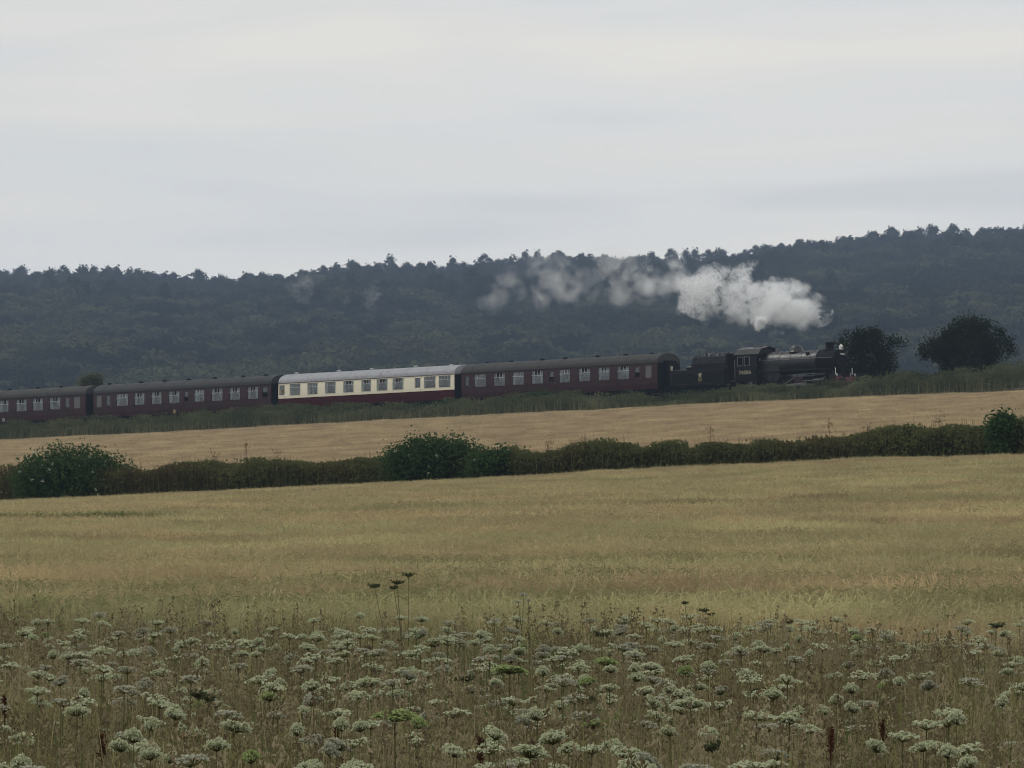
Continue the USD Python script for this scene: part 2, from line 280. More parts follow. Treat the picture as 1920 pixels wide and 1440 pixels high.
# ------------------------------------------------------------------ ground sheet
gy = np.unique(np.concatenate([np.linspace(-300, 0, 7), np.linspace(0, 60, 31), np.linspace(60, 560, 101), np.linspace(560, 3500, 120), np.linspace(3500, 8500, 22), KY]))
gx = np.unique(np.concatenate([np.linspace(-90, 90, 37), np.linspace(90, 520, 34), -np.linspace(90, 520, 34), np.linspace(520, 5000, 16), -np.linspace(520, 5000, 16)]))
GX, GY = np.meshgrid(gx, gy); GZ = ground(GX, GY)
nx_ = len(gx); idx = np.arange(len(gy) * nx_).reshape(len(gy), nx_)
quads = np.stack([idx[:-1, :-1], idx[:-1, 1:], idx[1:, 1:], idx[1:, :-1]], -1).reshape(-1, 4)
p = part(None, 'ground', (np.stack([GX, GY, GZ], -1).reshape(-1, 3), quads), 'ground', smooth=True)
tag(p, 'rising farmland and wooded hillside under the crops and trees', 'ground', kind='structure')

# ------------------------------------------------------------------ railway line
def ribbon(ts, prof):
    """sweep a profile of (v, h) along the track"""
    V = []; n = len(prof)
    for t in ts:
        for v, h in prof:
            a = trk(t, v); V.append((a[0], a[1], zr(t) + h))
    i = np.arange((len(ts) - 1) * n).reshape(len(ts) - 1, n)[:, :-1]
    q = np.stack([i, i + 1, i + 1 + n, i + n], -1).reshape(-1, 4)
    return np.array(V), q
TS = np.arange(-150, 130.1, 2.0)
p = part(None, 'embankment', ribbon(TS, [(-5.5, -1.9), (-3.2, -1.05), (-0.8, -0.62), (3.6, -0.62), (6.0, -1.05), (9.5, -2.2)]), 'ground', smooth=True)
tag(p, 'low grassy embankment carrying the railway line', 'embankment', kind='structure')
track = thing('railway_track', 'single railway track on stone ballast under the train', 'railway track', kind='structure')
part(track, 'ballast_bed', ribbon(TS, [(-0.55, -0.60), (-0.05, -0.22), (2.87, -0.22), (3.37, -0.60)]), 'ballast')
for v in (0.69, 2.13):
    part(track, 'rail', ribbon(TS, [(v - 0.07, -0.15), (v - 0.02, -0.12), (v - 0.035, 0.0), (v + 0.035, 0.0), (v + 0.02, -0.12), (v + 0.07, -0.15)]), 'rust')
ms = []
for t in np.arange(-110, 90, 0.7):
    b = bx(-0.125, 0.125, -1.3, 1.3, -0.25, -0.155); b.apply_transform(trimesh.transformations.rotation_matrix(-TH, (0, 0, 1)))
    a = trk(t, 1.41); b.apply_translation((a[0], a[1], zr(t))); ms.append(b)
part(track, 'sleepers', cat(ms), 'sleeper', kind='stuff')

# ------------------------------------------------------------------ carriages
PITCH = -math.degrees(math.atan(0.0264)); RZ = -math.degrees(TH)
SIDE = [(1.34, 1.06), (1.395, 1.45), (1.41, 2.0), (1.385, 2.6), (1.345, 3.02)]
ROOFC = [(1.345 * math.cos(a), 3.05 + 0.71 * math.sin(a) ** 0.9) for a in np.linspace(0, math.pi / 2, 9)]
def half_y(z): return float(np.interp(z, [p[1] for p in SIDE], [p[0] for p in SIDE]))
def prism_x(poly, x0, x1):
    """(y, z) polygon extruded along x"""
    c = m3.CrossSection([np.array(poly)], m3.FillRule.NonZero); m = m3.Manifold.extrude(c, x1 - x0)
    return m.transform(np.array([[0, 0, 1, x0], [1, 0, 0, 0], [0, 1, 0, 0]], float))
def mbox(x0, x1, y0, y1, z0, z1): return m3.Manifold.cube((x1 - x0, y1 - y0, z1 - z0)).translate((x0, y0, z0))

def carriage(label, t0, t1, wins, body, lower, waist, roof, curtains, zwin, rng, plates=(), leads=False):
    L = t1 - t0; tc = (t0 + t1) / 2; a = trk(tc, 1.41)
    car = thing('railway_carriage', label, 'railway carriage', (a[0], a[1], float(zr(tc))), RZ, None, PITCH)
    h = L / 2
    ring = [(y, z) for y, z in SIDE] + [(-y, z) for y, z in SIDE[::-1]]
    def shell(z0, z1):
        ys = sorted({z0, z1, *[z for _, z in SIDE if z0 < z < z1]})
        o = [(half_y(z), z) for z in ys] + [(-half_y(z), z) for z in ys[::-1]]
        i = [(half_y(z) - 0.06, z) for z in (z0 - 0.5, z1 + 0.5)] + [(-half_y(z) + 0.06, z) for z in (z1 + 0.5, z0 - 0.5)]
        m = prism_x(o, -h, h) - prism_x(i, -h + 0.07, h - 0.07)
        return m
    upper = shell(waist, 3.02); low = shell(1.06, waist)
    holes = []
    for kind, w0, w1 in wins:
        x0, x1 = w0 - tc, w1 - tc
        zz = (zwin[0] + (0.12 if kind == 'door' else 0.0), zwin[1] - (0.10 if kind == 'door' else 0))
        holes.append(mbox(x0, x1, -2, 2, *zz))
    upper = upper - m3.Manifold.batch_boolean(holes, m3.OpType.Add)
    # the end walls carry a gangway doorway
    part(car, 'upper_body', tm(upper), body)
    part(car, 'lower_body', tm(low), lower)
    rp = [(y, z) for y, z in ROOFC] + [(-y, z) for y, z in ROOFC[::-1][1:]]
    rf = prism_x([(1.36, 3.0235), (1.36, 3.05)] + rp[1:-1] + [(-1.36, 3.05), (-1.36, 3.0235)], -h - 0.03, h + 0.03)
    r = part(car, 'roof', tm(rf), roof, smooth=40)
    ribs = [tm(prism_x([(y * 1.004, z + 0.012) for y, z in rp] + [(y * 0.98, z - 0.03) for y, z in rp[::-1]], x - 0.02, x + 0.02)) for x in np.linspace(-h + 1.0, h - 1.0, 9)]
    part(r, 'roof_seam', cat(ribs), roof)
    for x in np.linspace(-h + 1.2, h - 1.4, 7 if roof != 'roof_grey' else 5):
        x += rng.uniform(-0.5, 0.5); s = rng.choice([-0.25, 0.0, 0.3])
        v = lathe([(0.0, 0.0), (0.13, 0.0), (0.15, 0.05), (0.11, 0.14), (0.05, 0.17), (0, 0.17)], 10); v.apply_transform(np.diag([1.6, 1, 1, 1])); v.apply_translation((x, s, 3.735 - 0.25 * s * s))
        part(r, 'roof_vent', v, 'matt_black' if roof != 'roof_grey' else roof)
    gut = cat([bx(-h, h, s * 1.375 - 0.014, s * 1.375 + 0.014, 2.985, 3.015) for s in (-1, 1)])
    part(car, 'gutter', gut, roof if roof != 'roof_grey' else 'crimson')
    part(car, 'floor', bx(-h + 0.075, h - 0.075, -1.27, 1.27, 1.2, 1.28), 'interior')
    # doors: raised panel outline and handle; windows: alloy frame, pane, top ventilator, curtains
    zb, zt = zwin
    for kind, w0, w1 in wins:
        x0, x1 = w0 - tc, w1 - tc; xm = (x0 + x1) / 2
        for s in (-1, 1):
            def panel(xa, xb, za, zb_, d0, d1):       # slab that follows the side between za and zb_
                P = []
                for x in (xa, xb):
                    for z in (za, zb_):
                        for d in (d0, d1): P.append((x, s * (half_y(z) + d), z))
                return trimesh.convex.convex_hull(np.array(P))
            if kind == 'door':
                za, zc = zb + 0.12, zt - 0.10
                wd = 0.2
                dl = cat([panel(x0 - wd, x0 - wd + 0.018, 1.12, 2.97, 0.002, 0.012), panel(x1 + wd - 0.018, x1 + wd, 1.12, 2.97, 0.002, 0.012)])
                d = part(car, 'door', dl, 'matt_black')
                f = cat([panel(x0 - 0.03, x1 + 0.03, zc, zc + 0.03, 0.001, 0.016), panel(x0 - 0.03, x1 + 0.03, za - 0.03, za, 0.001, 0.016), panel(x0 - 0.03, x0, za, zc, 0.001, 0.016), panel(x1, x1 + 0.03, za, zc, 0.001, 0.016)])
                part(d, 'window_frame', f, lower if body != 'cream' else 'maroon')
                part(d, 'pane', panel(x0, x1, za + 0.35 * (rng.random() < 0.5), zc, -0.035, -0.028), 'window_glass')
                part(d, 'handle', cyl((x1 + 0.1, s * (half_y(1.9) + 0.03), 1.85), (x1 + 0.1, s * (half_y(1.9) + 0.03), 2.0), 0.015, 8), 'steel')
                continue
            fw = 0.028
            f = cat([panel(x0 - fw, x1 + fw, zt, zt + fw, 0.001, 0.014), panel(x0 - fw, x1 + fw, zb - fw, zb, 0.001, 0.014), panel(x0 - fw, x0, zb, zt, 0.001, 0.014), panel(x1, x1 + fw, zb, zt, 0.001, 0.014)])
            w = part(car, 'window', f, body if body == 'cream' else ('frame_alloy' if kind == 'win' and rng.random() < 0.0 else body))
            if kind == 'frost':
                part(w, 'pane', panel(x0, x1, zb, zt, -0.03, -0.02), 'frosted'); continue
            zl = zb + (zt - zb) * 0.66                       # sliding ventilators across the top
            part(w, 'pane', panel(x0, x1, zb, zl, -0.034, -0.028), 'window_glass')
            tp = cat([panel(x0, x1, zl - 0.012, zl + 0.018, -0.03, 0.006), panel(xm - 0.014, xm + 0.014, zl + 0.018, zt, -0.03, 0.004)] +
                     [panel(x - 0.01, x + 0.01, zl + 0.018, zt, -0.03, 0.004) for x in (x0 + (x1 - x0) * 0.25, x0 + (x1 - x0) * 0.75)])
            part(w, 'ventilator_frame', tp, 'frame_alloy')
            op = kind == 'open'
            q = (x1 - x0) * (0.26 if op else 0.5)
            part(w, 'ventilator_pane', cat([panel(x0, x0 + q, zl + 0.02, zt, -0.026, -0.020), panel(x1 - q, x1, zl + 0.02, zt, -0.026, -0.020)]), 'window_glass')
            if curtains is not None:
                for side in (0, 1):
                    if rng.random() > curtains[1]: continue
                    cw = (x1 - x0) * rng.uniform(*curtains[2]); cw2 = cw * rng.uniform(0.35, 1.0)
                    xa = x0 + 0.01 if side == 0 else x1 - 0.01; sg = 1 if side == 0 else -1
                    n = 7; V = []
                    for zi, ww in ((zt + 0.02, cw), (zb + (zt - zb) * 0.5, cw * 0.9), (zb + 0.06, cw2)):
                        for k in range(n):
                            V.append((xa + sg * ww * k / (n - 1), s * (half_y(zi) - 0.10 - 0.025 * (k % 2)), zi))
                    q = [(r * n + k, r * n + k + 1, (r + 1) * n + k + 1, (r + 1) * n + k) for r in (0, 1) for k in range(n - 1)]
                    part(w, 'curtain', (np.array(V), np.array(q)), curtains[0])
    seats = [rbx(x - 0.11, x + 0.11, y - 0.5, y + 0.5, 1.285, 2.28, 0.03) for x in np.arange(-h + 2.4, h - 2.0, 1.65) for y in (-0.72, 0.72)]
    part(car, 'seat_row', cat(seats), 'seat', kind='stuff')
    # ends: bellows gangway, buffers
    for s in (-1, 1):
        e = s * (h + 0.003)
        g = rbx(min(e, e + s * 0.34), max(e, e + s * 0.34), -0.62, 0.62, 1.15, 3.2, 0.05)
        g = part(car, 'gangway', g, 'matt_black')
        part(g, 'gangway_door', rbx(min(e + s * 0.345, e + s * 0.37), max(e + s * 0.345, e + s * 0.37), -0.42, 0.42, 1.25, 3.05, 0.008), 'matt_black')
        if s > 0 and leads: part(g, 'gangway_window', bx(e + 0.372, e + 0.378, -0.22, 0.06, 2.18, 2.75), 'lettering')
        for y in (-0.87, 0.87):
            part(car, 'buffer', cat([cyl((s * h, y, 1.06), (s * (h + 0.30), y, 1.06), 0.09, 12), cyl((s * (h + 0.30), y, 1.06), (s * (h + 0.34), y, 1.06), 0.24, 18)]), 'matt_black')
        part(car, 'end_panel', bx(min(e, e + s * 0.02), max(e, e + s * 0.02), -1.30, 1.30, 1.08, 3.0), 'matt_black')
    part(car, 'solebar', cat([bx(-h, h, s * 1.2 - 0.04, s * 1.2 + 0.04, 0.82, 1.055) for s in (-1, 1)]), 'matt_black')
    part(car, 'truss', cat([tube([(-h + 4.6, y, 0.84), (-h + 6.4, y, 0.42), (h - 6.4, y, 0.42), (h - 4.6, y, 0.84)], 0.05, 6) for y in (-1.0, 1.0)]), 'matt_black')
    part(car, 'battery_box', rbx(-1.2, 0.9, -1.15, -0.55, 0.35, 0.82, 0.03), 'matt_black')
    for bxx in (-h + 2.6, h - 2.6):
        fr = [rbx(bxx - 1.75, bxx + 1.75, s * 1.02 - 0.05, s * 1.02 + 0.05, 0.46, 0.78, 0.03) for s in (-1, 1)] + [bx(bxx - 0.25, bxx + 0.25, -1.0, 1.0, 0.5, 0.8)]
        b = part(car, 'bogie', cat(fr), 'matt_black')
        for wx in (-1.295, 1.295):
            for y in (-0.75, 0.75):
                part(b, 'wheel', cat([cyl((bxx + wx, y - 0.06, 0.457), (bxx + wx, y + 0.06, 0.457), 0.457, 24)]), 'rust')
    for px, z, two in plates:
        x = t_of(px) - tc
        s_ = part(car, 'side_plate', bx(x - 0.15, x + 0.15, -half_y(z) - 0.014, -half_y(z) - 0.002, z - 0.2, z + 0.14), 'gold' if not two else 'curtain')
        if two: part(s_, 'red_band', bx(x - 0.19, x + 0.26, -half_y(z) - 0.018, -half_y(z) - 0.003, z + 0.17, z + 0.36), 'beam_red')
    return car

def wl(kinds_px, sc=1.0, off=0.0): return [(k, t_of(off + sc * a), t_of(off + sc * b)) for k, a, b in kinds_px]
R = np.random.default_rng
w1 = wl([('door', 130, 162), ('win', 200, 285), ('open', 345, 430), ('win', 485, 570), ('open', 630, 715), ('door', 763, 797), ('win', 838, 918), ('open', 983, 1070), ('open', 1130, 1215), ('open', 1272, 1362), ('door', 1405, 1440), ('frost', 1482, 1530)], 0.25, 840)
carriage('maroon carriage with dark roof, coupled directly behind the black tender', -19.66, 0.0, w1, 'maroon', 'maroon', 1.78, 'roof_olive', ('curtain', 0.62, (0.14, 0.34)), (1.90, 2.86), R(1), leads=True)
w2 = wl([('door', 180, 214), ('win', 255, 335), ('win', 388, 465), ('win', 520, 600), ('open', 657, 735), ('open', 793, 865), ('open', 908, 990), ('open', 1027, 1110), ('door', 1197, 1233), ('win', 1263, 1350), ('win', 1374, 1462)], 0.25, 480)
carriage('cream and crimson carriage with a pale grey roof', -39.02, -20.42, w2, 'cream', 'crimson', 1.80, 'roof_grey', ('curtain_warm', 0.85, (0.10, 0.24)), (2.02, 2.92), R(2))
w3 = wl([('frost', 620, 655), ('door', 683, 712), ('win', 748, 825), ('open', 865, 930), ('open', 975, 1040), ('open', 1085, 1155), ('door', 1185, 1212), ('win', 1250, 1315), ('open', 1362, 1432), ('open', 1478, 1545), ('open', 1593, 1662), ('door', 1688, 1722)], 0.29167, 0)
carriage('maroon carriage with dark roof, coupled behind the cream carriage', -59.65, -39.85, w3, 'maroon', 'maroon', 1.78, 'roof_dark', ('curtain', 0.85, (0.18, 0.34)), (1.90, 2.86), R(3), [(327, 1.28, False)])
w4 = wl([('door', -1010, -980), ('win', -930, -860), ('open', -810, -745), ('open', -700, -635), ('open', -590, -525), ('door', -480, -452), ('open', -420, -350), ('open', -310, -240), ('open', -200, -130), ('open', -90, -20), ('open', -5, 56), ('open', 105, 172), ('open', 212, 277), ('open', 320, 389), ('door', 420, 448), ('frost', 475, 518)], 0.29167, 0)
carriage('last visible maroon carriage, cut off by the picture edge', -80.35, -60.55, [w for w in w4 if w[1] > -79.6], 'maroon', 'maroon', 1.78, 'roof_olive', ('curtain', 0.9, (0.18, 0.36)), (1.90, 2.86), R(4), [(6.5, 1.32, True)])

# ------------------------------------------------------------------ tender and engine, local x = t - T0
def veh(name, label, cat_, t): a = trk(t, 1.41); return thing(name, label, cat_, (a[0], a[1], float(zr(t))), RZ, None, PITCH)
T0 = 4.05; ten = veh('locomotive_tender', 'black coal tender between the engine cab and the first maroon carriage', 'tender', T0)
def wheelset(root, x, r, y, spokes=0, mt='black', w=0.13, name='wheel'):
    for s in (-1, 1):
        rim = m3.Manifold.cylinder(w, r, r, 40) - m3.Manifold.cylinder(w * 3, r * 0.86, r * 0.86, 40).translate((0, 0, -w))
        hub = m3.Manifold.cylinder(w * 1.15, r * 0.22, r * 0.22, 20)
        sp = [m3.Manifold.cube((r * 0.9, 0.05, w * 0.5), True).translate((r * 0.45, 0, w * 0.5)).rotate((0, 0, 360 * k / spokes)) for k in range(spokes)] if spokes else [m3.Manifold.cylinder(w * 0.4, r * 0.9, r * 0.9, 40).translate((0, 0, w * 0.3))]
        m = m3.Manifold.batch_boolean([rim, hub] + sp, m3.OpType.Add)
        m = tm(m.rotate((90, 0, 0)).translate((x, s * y + w / 2, r)))
        part(root, name, m, mt)
    part(root, 'axle', cyl((x, -y, r), (x, y, r), 0.08, 12), 'matt_black')
tank_prof = [(1.31, 1.05), (1.33, 1.3), (1.33, 2.2), (1.28, 2.33), (1.15, 2.37)]
tank = prism_x([(y, z) for y, z in tank_prof] + [(-y, z) for y, z in tank_prof[::-1]], 1.15 - T0, 6.55 - T0)
part(ten, 'water_tank', tm(tank), 'tank_green', smooth=35)
part(ten, 'tank_lining', cat([bx(1.35 - T0, 6.35 - T0, -1.338, -1.333, z, z + 0.025) for z in (1.25, 2.12)] + [bx(x - T0, x - T0 + 0.025, -1.338, -1.333, 1.28, 2.11) for x in (1.35, 6.32)]), 'frame_red')
bunk_o = prism_x([(1.2, 2.375), (1.17, 2.75), (0.98, 3.25), (0.78, 3.38), (-0.78, 3.38), (-0.98, 3.25), (-1.17, 2.75), (-1.2, 2.375)], 3.2 - T0, 6.75 - T0)
bunk_i = prism_x([(1.12, 2.8), (0.92, 3.2), (0.74, 3.6), (-0.74, 3.6), (-0.92, 3.2), (-1.12, 2.8)], 3.3 - T0, 6.65 - T0)
part(ten, 'coal_bunker', tm(bunk_o - bunk_i), 'black')
rng = R(11); ms = []
for i in range(150):
    x, y = rng.uniform(3.45, 6.5), rng.uniform(-0.66, 0.66); s = rng.uniform(0.12, 0.24)
    b = trimesh.creation.icosphere(0, s); b.vertices *= rng.uniform(0.6, 1.2, (12, 1)); b.apply_translation((x - T0, y, 3.22 + 0.20 * math.exp(-((x - 4.3) / 0.7) ** 2) + 0.17 * math.exp(-((x - 5.7) / 0.8) ** 2) - 0.15 * y * y)); ms.append(b)
part(ten, 'coal', cat([bx(3.31 - T0, 6.64 - T0, -0.8, 0.8, 2.6, 3.15)] + ms), 'coal', kind='stuff')
part(ten, 'filler_hatch', cat([cyl((2.2 - T0, 0, 2.37), (2.2 - T0, 0, 2.55), 0.3, 18)]), 'black')
part(ten, 'fire_iron_tunnel', cyl((2.6 - T0, -0.95, 2.5), (6.5 - T0, -0.95, 2.5), 0.13, 10), 'black')
part(ten, 'front_shield', rbx(6.56 - T0, 6.80 - T0, -1.25, 1.25, 1.05, 3.42, 0.03), 'matt_black')
part(ten, 'underframe', cat([bx(1.05 - T0, 6.7 - T0, s * 1.1 - 0.05, s * 1.1 + 0.05, 0.5, 1.045) for s in (-1, 1)] + [bx(1.0 - T0, 1.08 - T0, -1.25, 1.25, 0.75, 1.045)]), 'matt_black')
for y in (-0.87, 0.87): part(ten, 'buffer', cat([cyl((1.0 - T0, y, 1.06 - 0.1), (0.7 - T0, y, 0.96), 0.09, 12), cyl((0.7 - T0, y, 0.96), (0.66 - T0, y, 0.96), 0.23, 18)]), 'matt_black')
for x in (1.9, 3.9, 5.9): wheelset(ten, x - T0, 0.535, 0.75)
part(ten, 'ladder', cat([cyl((1.1 - T0, y, 1.1), (1.1 - T0, y, 2.4), 0.02, 6) for y in (-1.1, -0.75)] + [cyl((1.1 - T0, -1.1, z), (1.1 - T0, -0.75, z), 0.02, 6) for z in (1.3, 1.6, 1.9, 2.2)]), 'matt_black')
# the emblem: a small upright animal above a wheel
ex, ez = t_of(1312.5) - T0, 1.72
em = part(ten, 'emblem', cat([tm((m3.Manifold.cylinder(0.012, 0.17, 0.17, 24) - m3.Manifold.cylinder(0.1, 0.12, 0.12, 24).translate((0, 0, -0.04))).rotate((90, 0, 0)).translate((ex, -1.331, ez - 0.14)))] +
                    [bx(ex - 0.14, ex + 0.14, -1.343, -1.333, ez - 0.17, ez - 0.115)]), 'gold')
lion = Polygon([(-0.13, 0.02), (-0.06, 0.02), (-0.05, 0.1), (0.05, 0.1), (0.05, 0.02), (0.11, 0.02), (0.10, 0.16), (0.15, 0.24), (0.12, 0.34), (0.04, 0.36), (-0.02, 0.28), (-0.09, 0.26), (-0.15, 0.34), (-0.18, 0.3), (-0.13, 0.2)])
lm = trimesh.creation.extrude_polygon(lion, 0.01); lm.apply_transform(trimesh.transformations.rotation_matrix(math.pi / 2, (1, 0, 0))); lm.apply_translation((ex, -1.333, ez))
part(em, 'lion', lm, 'lettering')

E0 = 12.2; eng = veh('steam_locomotive', 'black steam locomotive with white lamp on its smokebox, heading the train', 'steam locomotive', E0)
X = lambda t: t - E0
BZ = 2.52
def ringx(x0, x1, r0, r1=None, n=40): return cyl((X(x0), 0, BZ), (X(x1), 0, BZ), r0, n, r1)
part(eng, 'boiler', cat([ringx(11.3, 14.75, 0.86, 0.81)]), 'boiler_black', smooth=40)
part(eng, 'firebox', tm(m3.Manifold.hull(m3.Manifold.compose([m3.Manifold.cylinder(1.75, 0.88, 0.88, 40).rotate((0, 90, 0)).translate((X(9.58), 0, BZ)), mbox(X(9.58), X(11.33), -0.78, 0.78, 1.2, 1.5)]))), 'boiler_black', smooth=40)
part(eng, 'boiler_band', cat([ringx(t, t + 0.05, 0.872 - 0.015 * (t - 11.3), None) for t in (11.3, 12.3, 13.3, 14.2)]), 'frame_red', smooth=40)
sb = part(eng, 'smokebox', cat([ringx(14.75, 16.45, 0.83), ringx(14.75, 14.82, 0.85)]), 'matt_black', smooth=40)
part(sb, 'smokebox_door', cat([ringx(16.45, 16.53, 0.70, 0.66), ringx(16.53, 16.60, 0.66, 0.3), cyl((X(16.58), 0, BZ), (X(16.72), 0, BZ), 0.04, 8)]), 'matt_black', smooth=30)
part(sb, 'door_strap', cat([bx(X(16.53), X(16.62), -0.6, 0.6, BZ + z - 0.03, BZ + z + 0.03) for z in (-0.25, 0.25)]), 'matt_black')
npl = part(sb, 'smokebox_number_plate', bx(X(16.62), X(16.64), -0.34, 0.34, BZ + 0.36, BZ + 0.55), 'black')
def text_on(text, height, origin, face):
    m = meshkit.text_mesh(text, height, 0.006, bold=True); w = m.bounds[1][0]
    m.apply_translation((-w / 2, -height / 2, 0)); m.apply_transform(trimesh.transformations.rotation_matrix(math.pi / 2, (1, 0, 0)))
    if face == 'x': m.apply_transform(trimesh.transformations.rotation_matrix(math.pi / 2, (0, 0, 1)))
    m.apply_translation(origin); return m
part(npl, 'number', text_on('76084', 0.13, (X(16.641), 0, BZ + 0.455), 'x'), 'white_paint')
part(eng, 'chimney', lathe([(0.20, 0), (0.46, 0.0), (0.36, 0.08), (0.31, 0.2), (0.30, 0.42), (0.35, 0.50), (0.35, 0.58), (0.22, 0.58), (0.20, 0.0)], 28).apply_translation((X(15.5), 0, BZ + 0.78)), 'matt_black', smooth=35)
part(eng, 'dome', lathe([(0.0, 0.46), (0.22, 0.45), (0.38, 0.37), (0.46, 0.22), (0.48, 0.08), (0.58, -0.05), (0.0, -0.05)], 28).apply_translation((X(12.35), 0, BZ + 0.83)), 'boiler_black', smooth=50)
part(eng, 'safety_valve', cat([cyl((X(10.55), y, BZ + 0.86), (X(10.55), y, BZ + 1.1), 0.08, 12) for y in (-0.15, 0.15)]), 'steel')
part(eng, 'top_feed', cat([rbx(X(13.75), X(14.0), s * 0.62 - 0.09, s * 0.62 + 0.09, BZ + 0.45, BZ + 0.72, 0.03) for s in (-1, 1)]), 'black')
part(eng, 'handrail', cat([tube([(X(9.7), s * 0.97, BZ + 0.22), (X(14.5), s * 0.93, BZ + 0.22), (X(16.4), s * 0.88, BZ + 0.22)], 0.018, 6) for s in (-1, 1)]), 'steel')
for s in (-1, 1):
    part(eng, 'running_plate', rbx(X(9.6), X(16.2), s * 1.16 - 0.15, s * 1.16 + 0.15, 1.84, 1.92, 0.01), 'black')
    part(eng, 'drop_plate', trimesh.convex.convex_hull(np.array([(X(x), s * y, z) for x, z in ((16.2, 1.84), (16.2, 1.92), (17.0, 1.20), (17.0, 1.28)) for y in (0.75, 1.28)])), 'black')
    part(eng, 'cylinder', cat([cyl((X(14.95), s * 1.08, 0.93), (X(15.95), s * 1.08, 0.93), 0.36, 24), cyl((X(14.95), s * 1.02, 1.42), (X(15.95), s * 1.02, 1.42), 0.22, 20)]), 'black', smooth=40)
    part(eng, 'coupling_rod', rbx(X(9.45), X(14.2), s * 1.0 - 0.03, s * 1.0 + 0.03, 0.72, 0.84, 0.01), 'steel')
    part(eng, 'connecting_rod', trimesh.convex.convex_hull(np.array([(X(x), s * 1.1 + d, z) for x, z in ((11.75, 0.70), (11.75, 0.86), (14.1, 0.88), (14.1, 0.98)) for d in (-0.03, 0.03)])), 'steel')
    part(eng, 'slide_bar', cat([bx(X(13.7), X(14.95), s * 1.1 - 0.04, s * 1.1 + 0.04, z, z + 0.06) for z in (0.78, 1.06)]), 'steel')
    part(eng, 'valve_gear', cat([tube([(X(11.8), s * 1.18, 0.8), (X(13.0), s * 1.18, 1.35), (X(13.0), s * 1.18, 1.62)], 0.035, 6), tube([(X(13.0), s * 1.15, 1.45), (X(14.95), s * 1.15, 1.42)], 0.03, 6)]), 'steel')
    part(eng, 'frame_plate', bx(X(9.0), X(16.98), s * 0.62 - 0.02, s * 0.62 + 0.02, 0.62, 1.5), 'frame_red')
    for z in (0.45, 0.85): part(eng, 'front_step', bx(X(14.7), X(14.9), s * 1.24 - 0.06, s * 1.24 + 0.06, z, z + 0.03), 'black')
    part(eng, 'front_handrail', tube([(X(16.75), s * 1.0, 1.3), (X(16.75), s * 1.0, 1.95)], 0.03, 6), 'white_paint')
part(eng, 'smokebox_saddle', tm(m3.Manifold.hull(m3.Manifold.compose([mbox(X(15.0), X(16.2), -0.55, 0.55, 2.0, 2.05), mbox(X(14.9), X(16.3), -0.64, 0.64, 1.0, 1.05)]))), 'matt_black')
part(eng, 'front_platform', bx(X(16.3), X(17.0), -0.72, 0.72, 1.19, 1.26), 'black')
part(eng, 'buffer_beam', rbx(X(17.0), X(17.08), -1.3, 1.3, 0.82, 1.26, 0.01), 'beam_red')
for y in (-0.87, 0.87):
    part(eng, 'buffer', cat([cyl((X(17.08), y, 1.04), (X(17.42), y, 1.04), 0.13, 14, 0.10), cyl((X(17.42), y, 1.04), (X(17.47), y, 1.04), 0.22, 20)]), 'black')
part(eng, 'coupling_hook', cat([tube([(X(17.08), 0, 1.04), (X(17.3), 0, 1.04), (X(17.34), 0, 0.9), (X(17.26), 0, 0.62)], 0.04, 6)]), 'steel')
lamp = part(eng, 'headlamp', cat([rbx(X(16.42), X(16.66), -0.13, 0.13, BZ + 0.78, BZ + 1.10, 0.03), cyl((X(16.54), 0, BZ + 1.10), (X(16.54), 0, BZ + 1.2), 0.08, 12, 0.05)]), 'white_paint')
part(lamp, 'lens', cyl((X(16.66), 0, BZ + 0.92), (X(16.70), 0, BZ + 0.92), 0.075, 14), 'steel')
for y, z in ((-1.05, 1.28), (1.1, 1.28), (0.62, 1.28)):
    part(eng, 'lamp_bracket', bx(X(16.90), X(16.94), y - 0.03, y + 0.03, z, z + 0.26), 'white_paint')
for t, r in ((9.45, 0.80), (11.8, 0.80), (14.15, 0.80)): wheelset(eng, X(t), r, 0.75, 15, 'black', 0.14, 'driving_wheel')
wheelset(eng, X(16.25), 0.455, 0.75, 9, 'black', 0.12, 'pony_wheel')
# cab
cab_o = prism_x([(1.30, 1.25), (1.34, 2.2), (1.26, 3.25), (0.9, 3.62), (0, 3.8), (-0.9, 3.62), (-1.26, 3.25), (-1.34, 2.2), (-1.30, 1.25)], X(7.55), X(9.58))
cab_i = prism_x([(1.27, 1.3), (1.31, 2.2), (1.23, 3.2), (0.88, 3.56), (0, 3.74), (-0.88, 3.56), (-1.23, 3.2), (-1.31, 2.2), (-1.27, 1.3)], X(7.0), X(9.53))
wins_ = [mbox(X(a), X(b), -2, 2, 2.42, 3.08) for a, b in ((7.75, 8.28), (8.40, 8.92))] + [mbox(X(9.0), X(9.8), s - 0.22, s + 0.22, 2.62, 3.1) for s in (-0.98, 0.98)]
cb = part(eng, 'cab', tm(cab_o - cab_i - m3.Manifold.batch_boolean(wins_, m3.OpType.Add)), 'black')
ro = [(1.30, 3.235), (0.92, 3.635), (0, 3.82), (-0.92, 3.635), (-1.30, 3.235), (-1.30, 3.26), (-0.93, 3.67), (0, 3.86), (0.93, 3.67), (1.30, 3.26)]
part(cb, 'cab_roof', tm(prism_x(ro, X(7.35), X(9.75))), 'black')
part(cb, 'roof_hatch', trimesh.convex.convex_hull(np.array([(X(x), y, z) for x, z in ((8.3, 3.875), (9.1, 3.875), (8.3, 3.96), (9.1, 3.90)) for y in (-0.05, 0.75)])), 'steel')
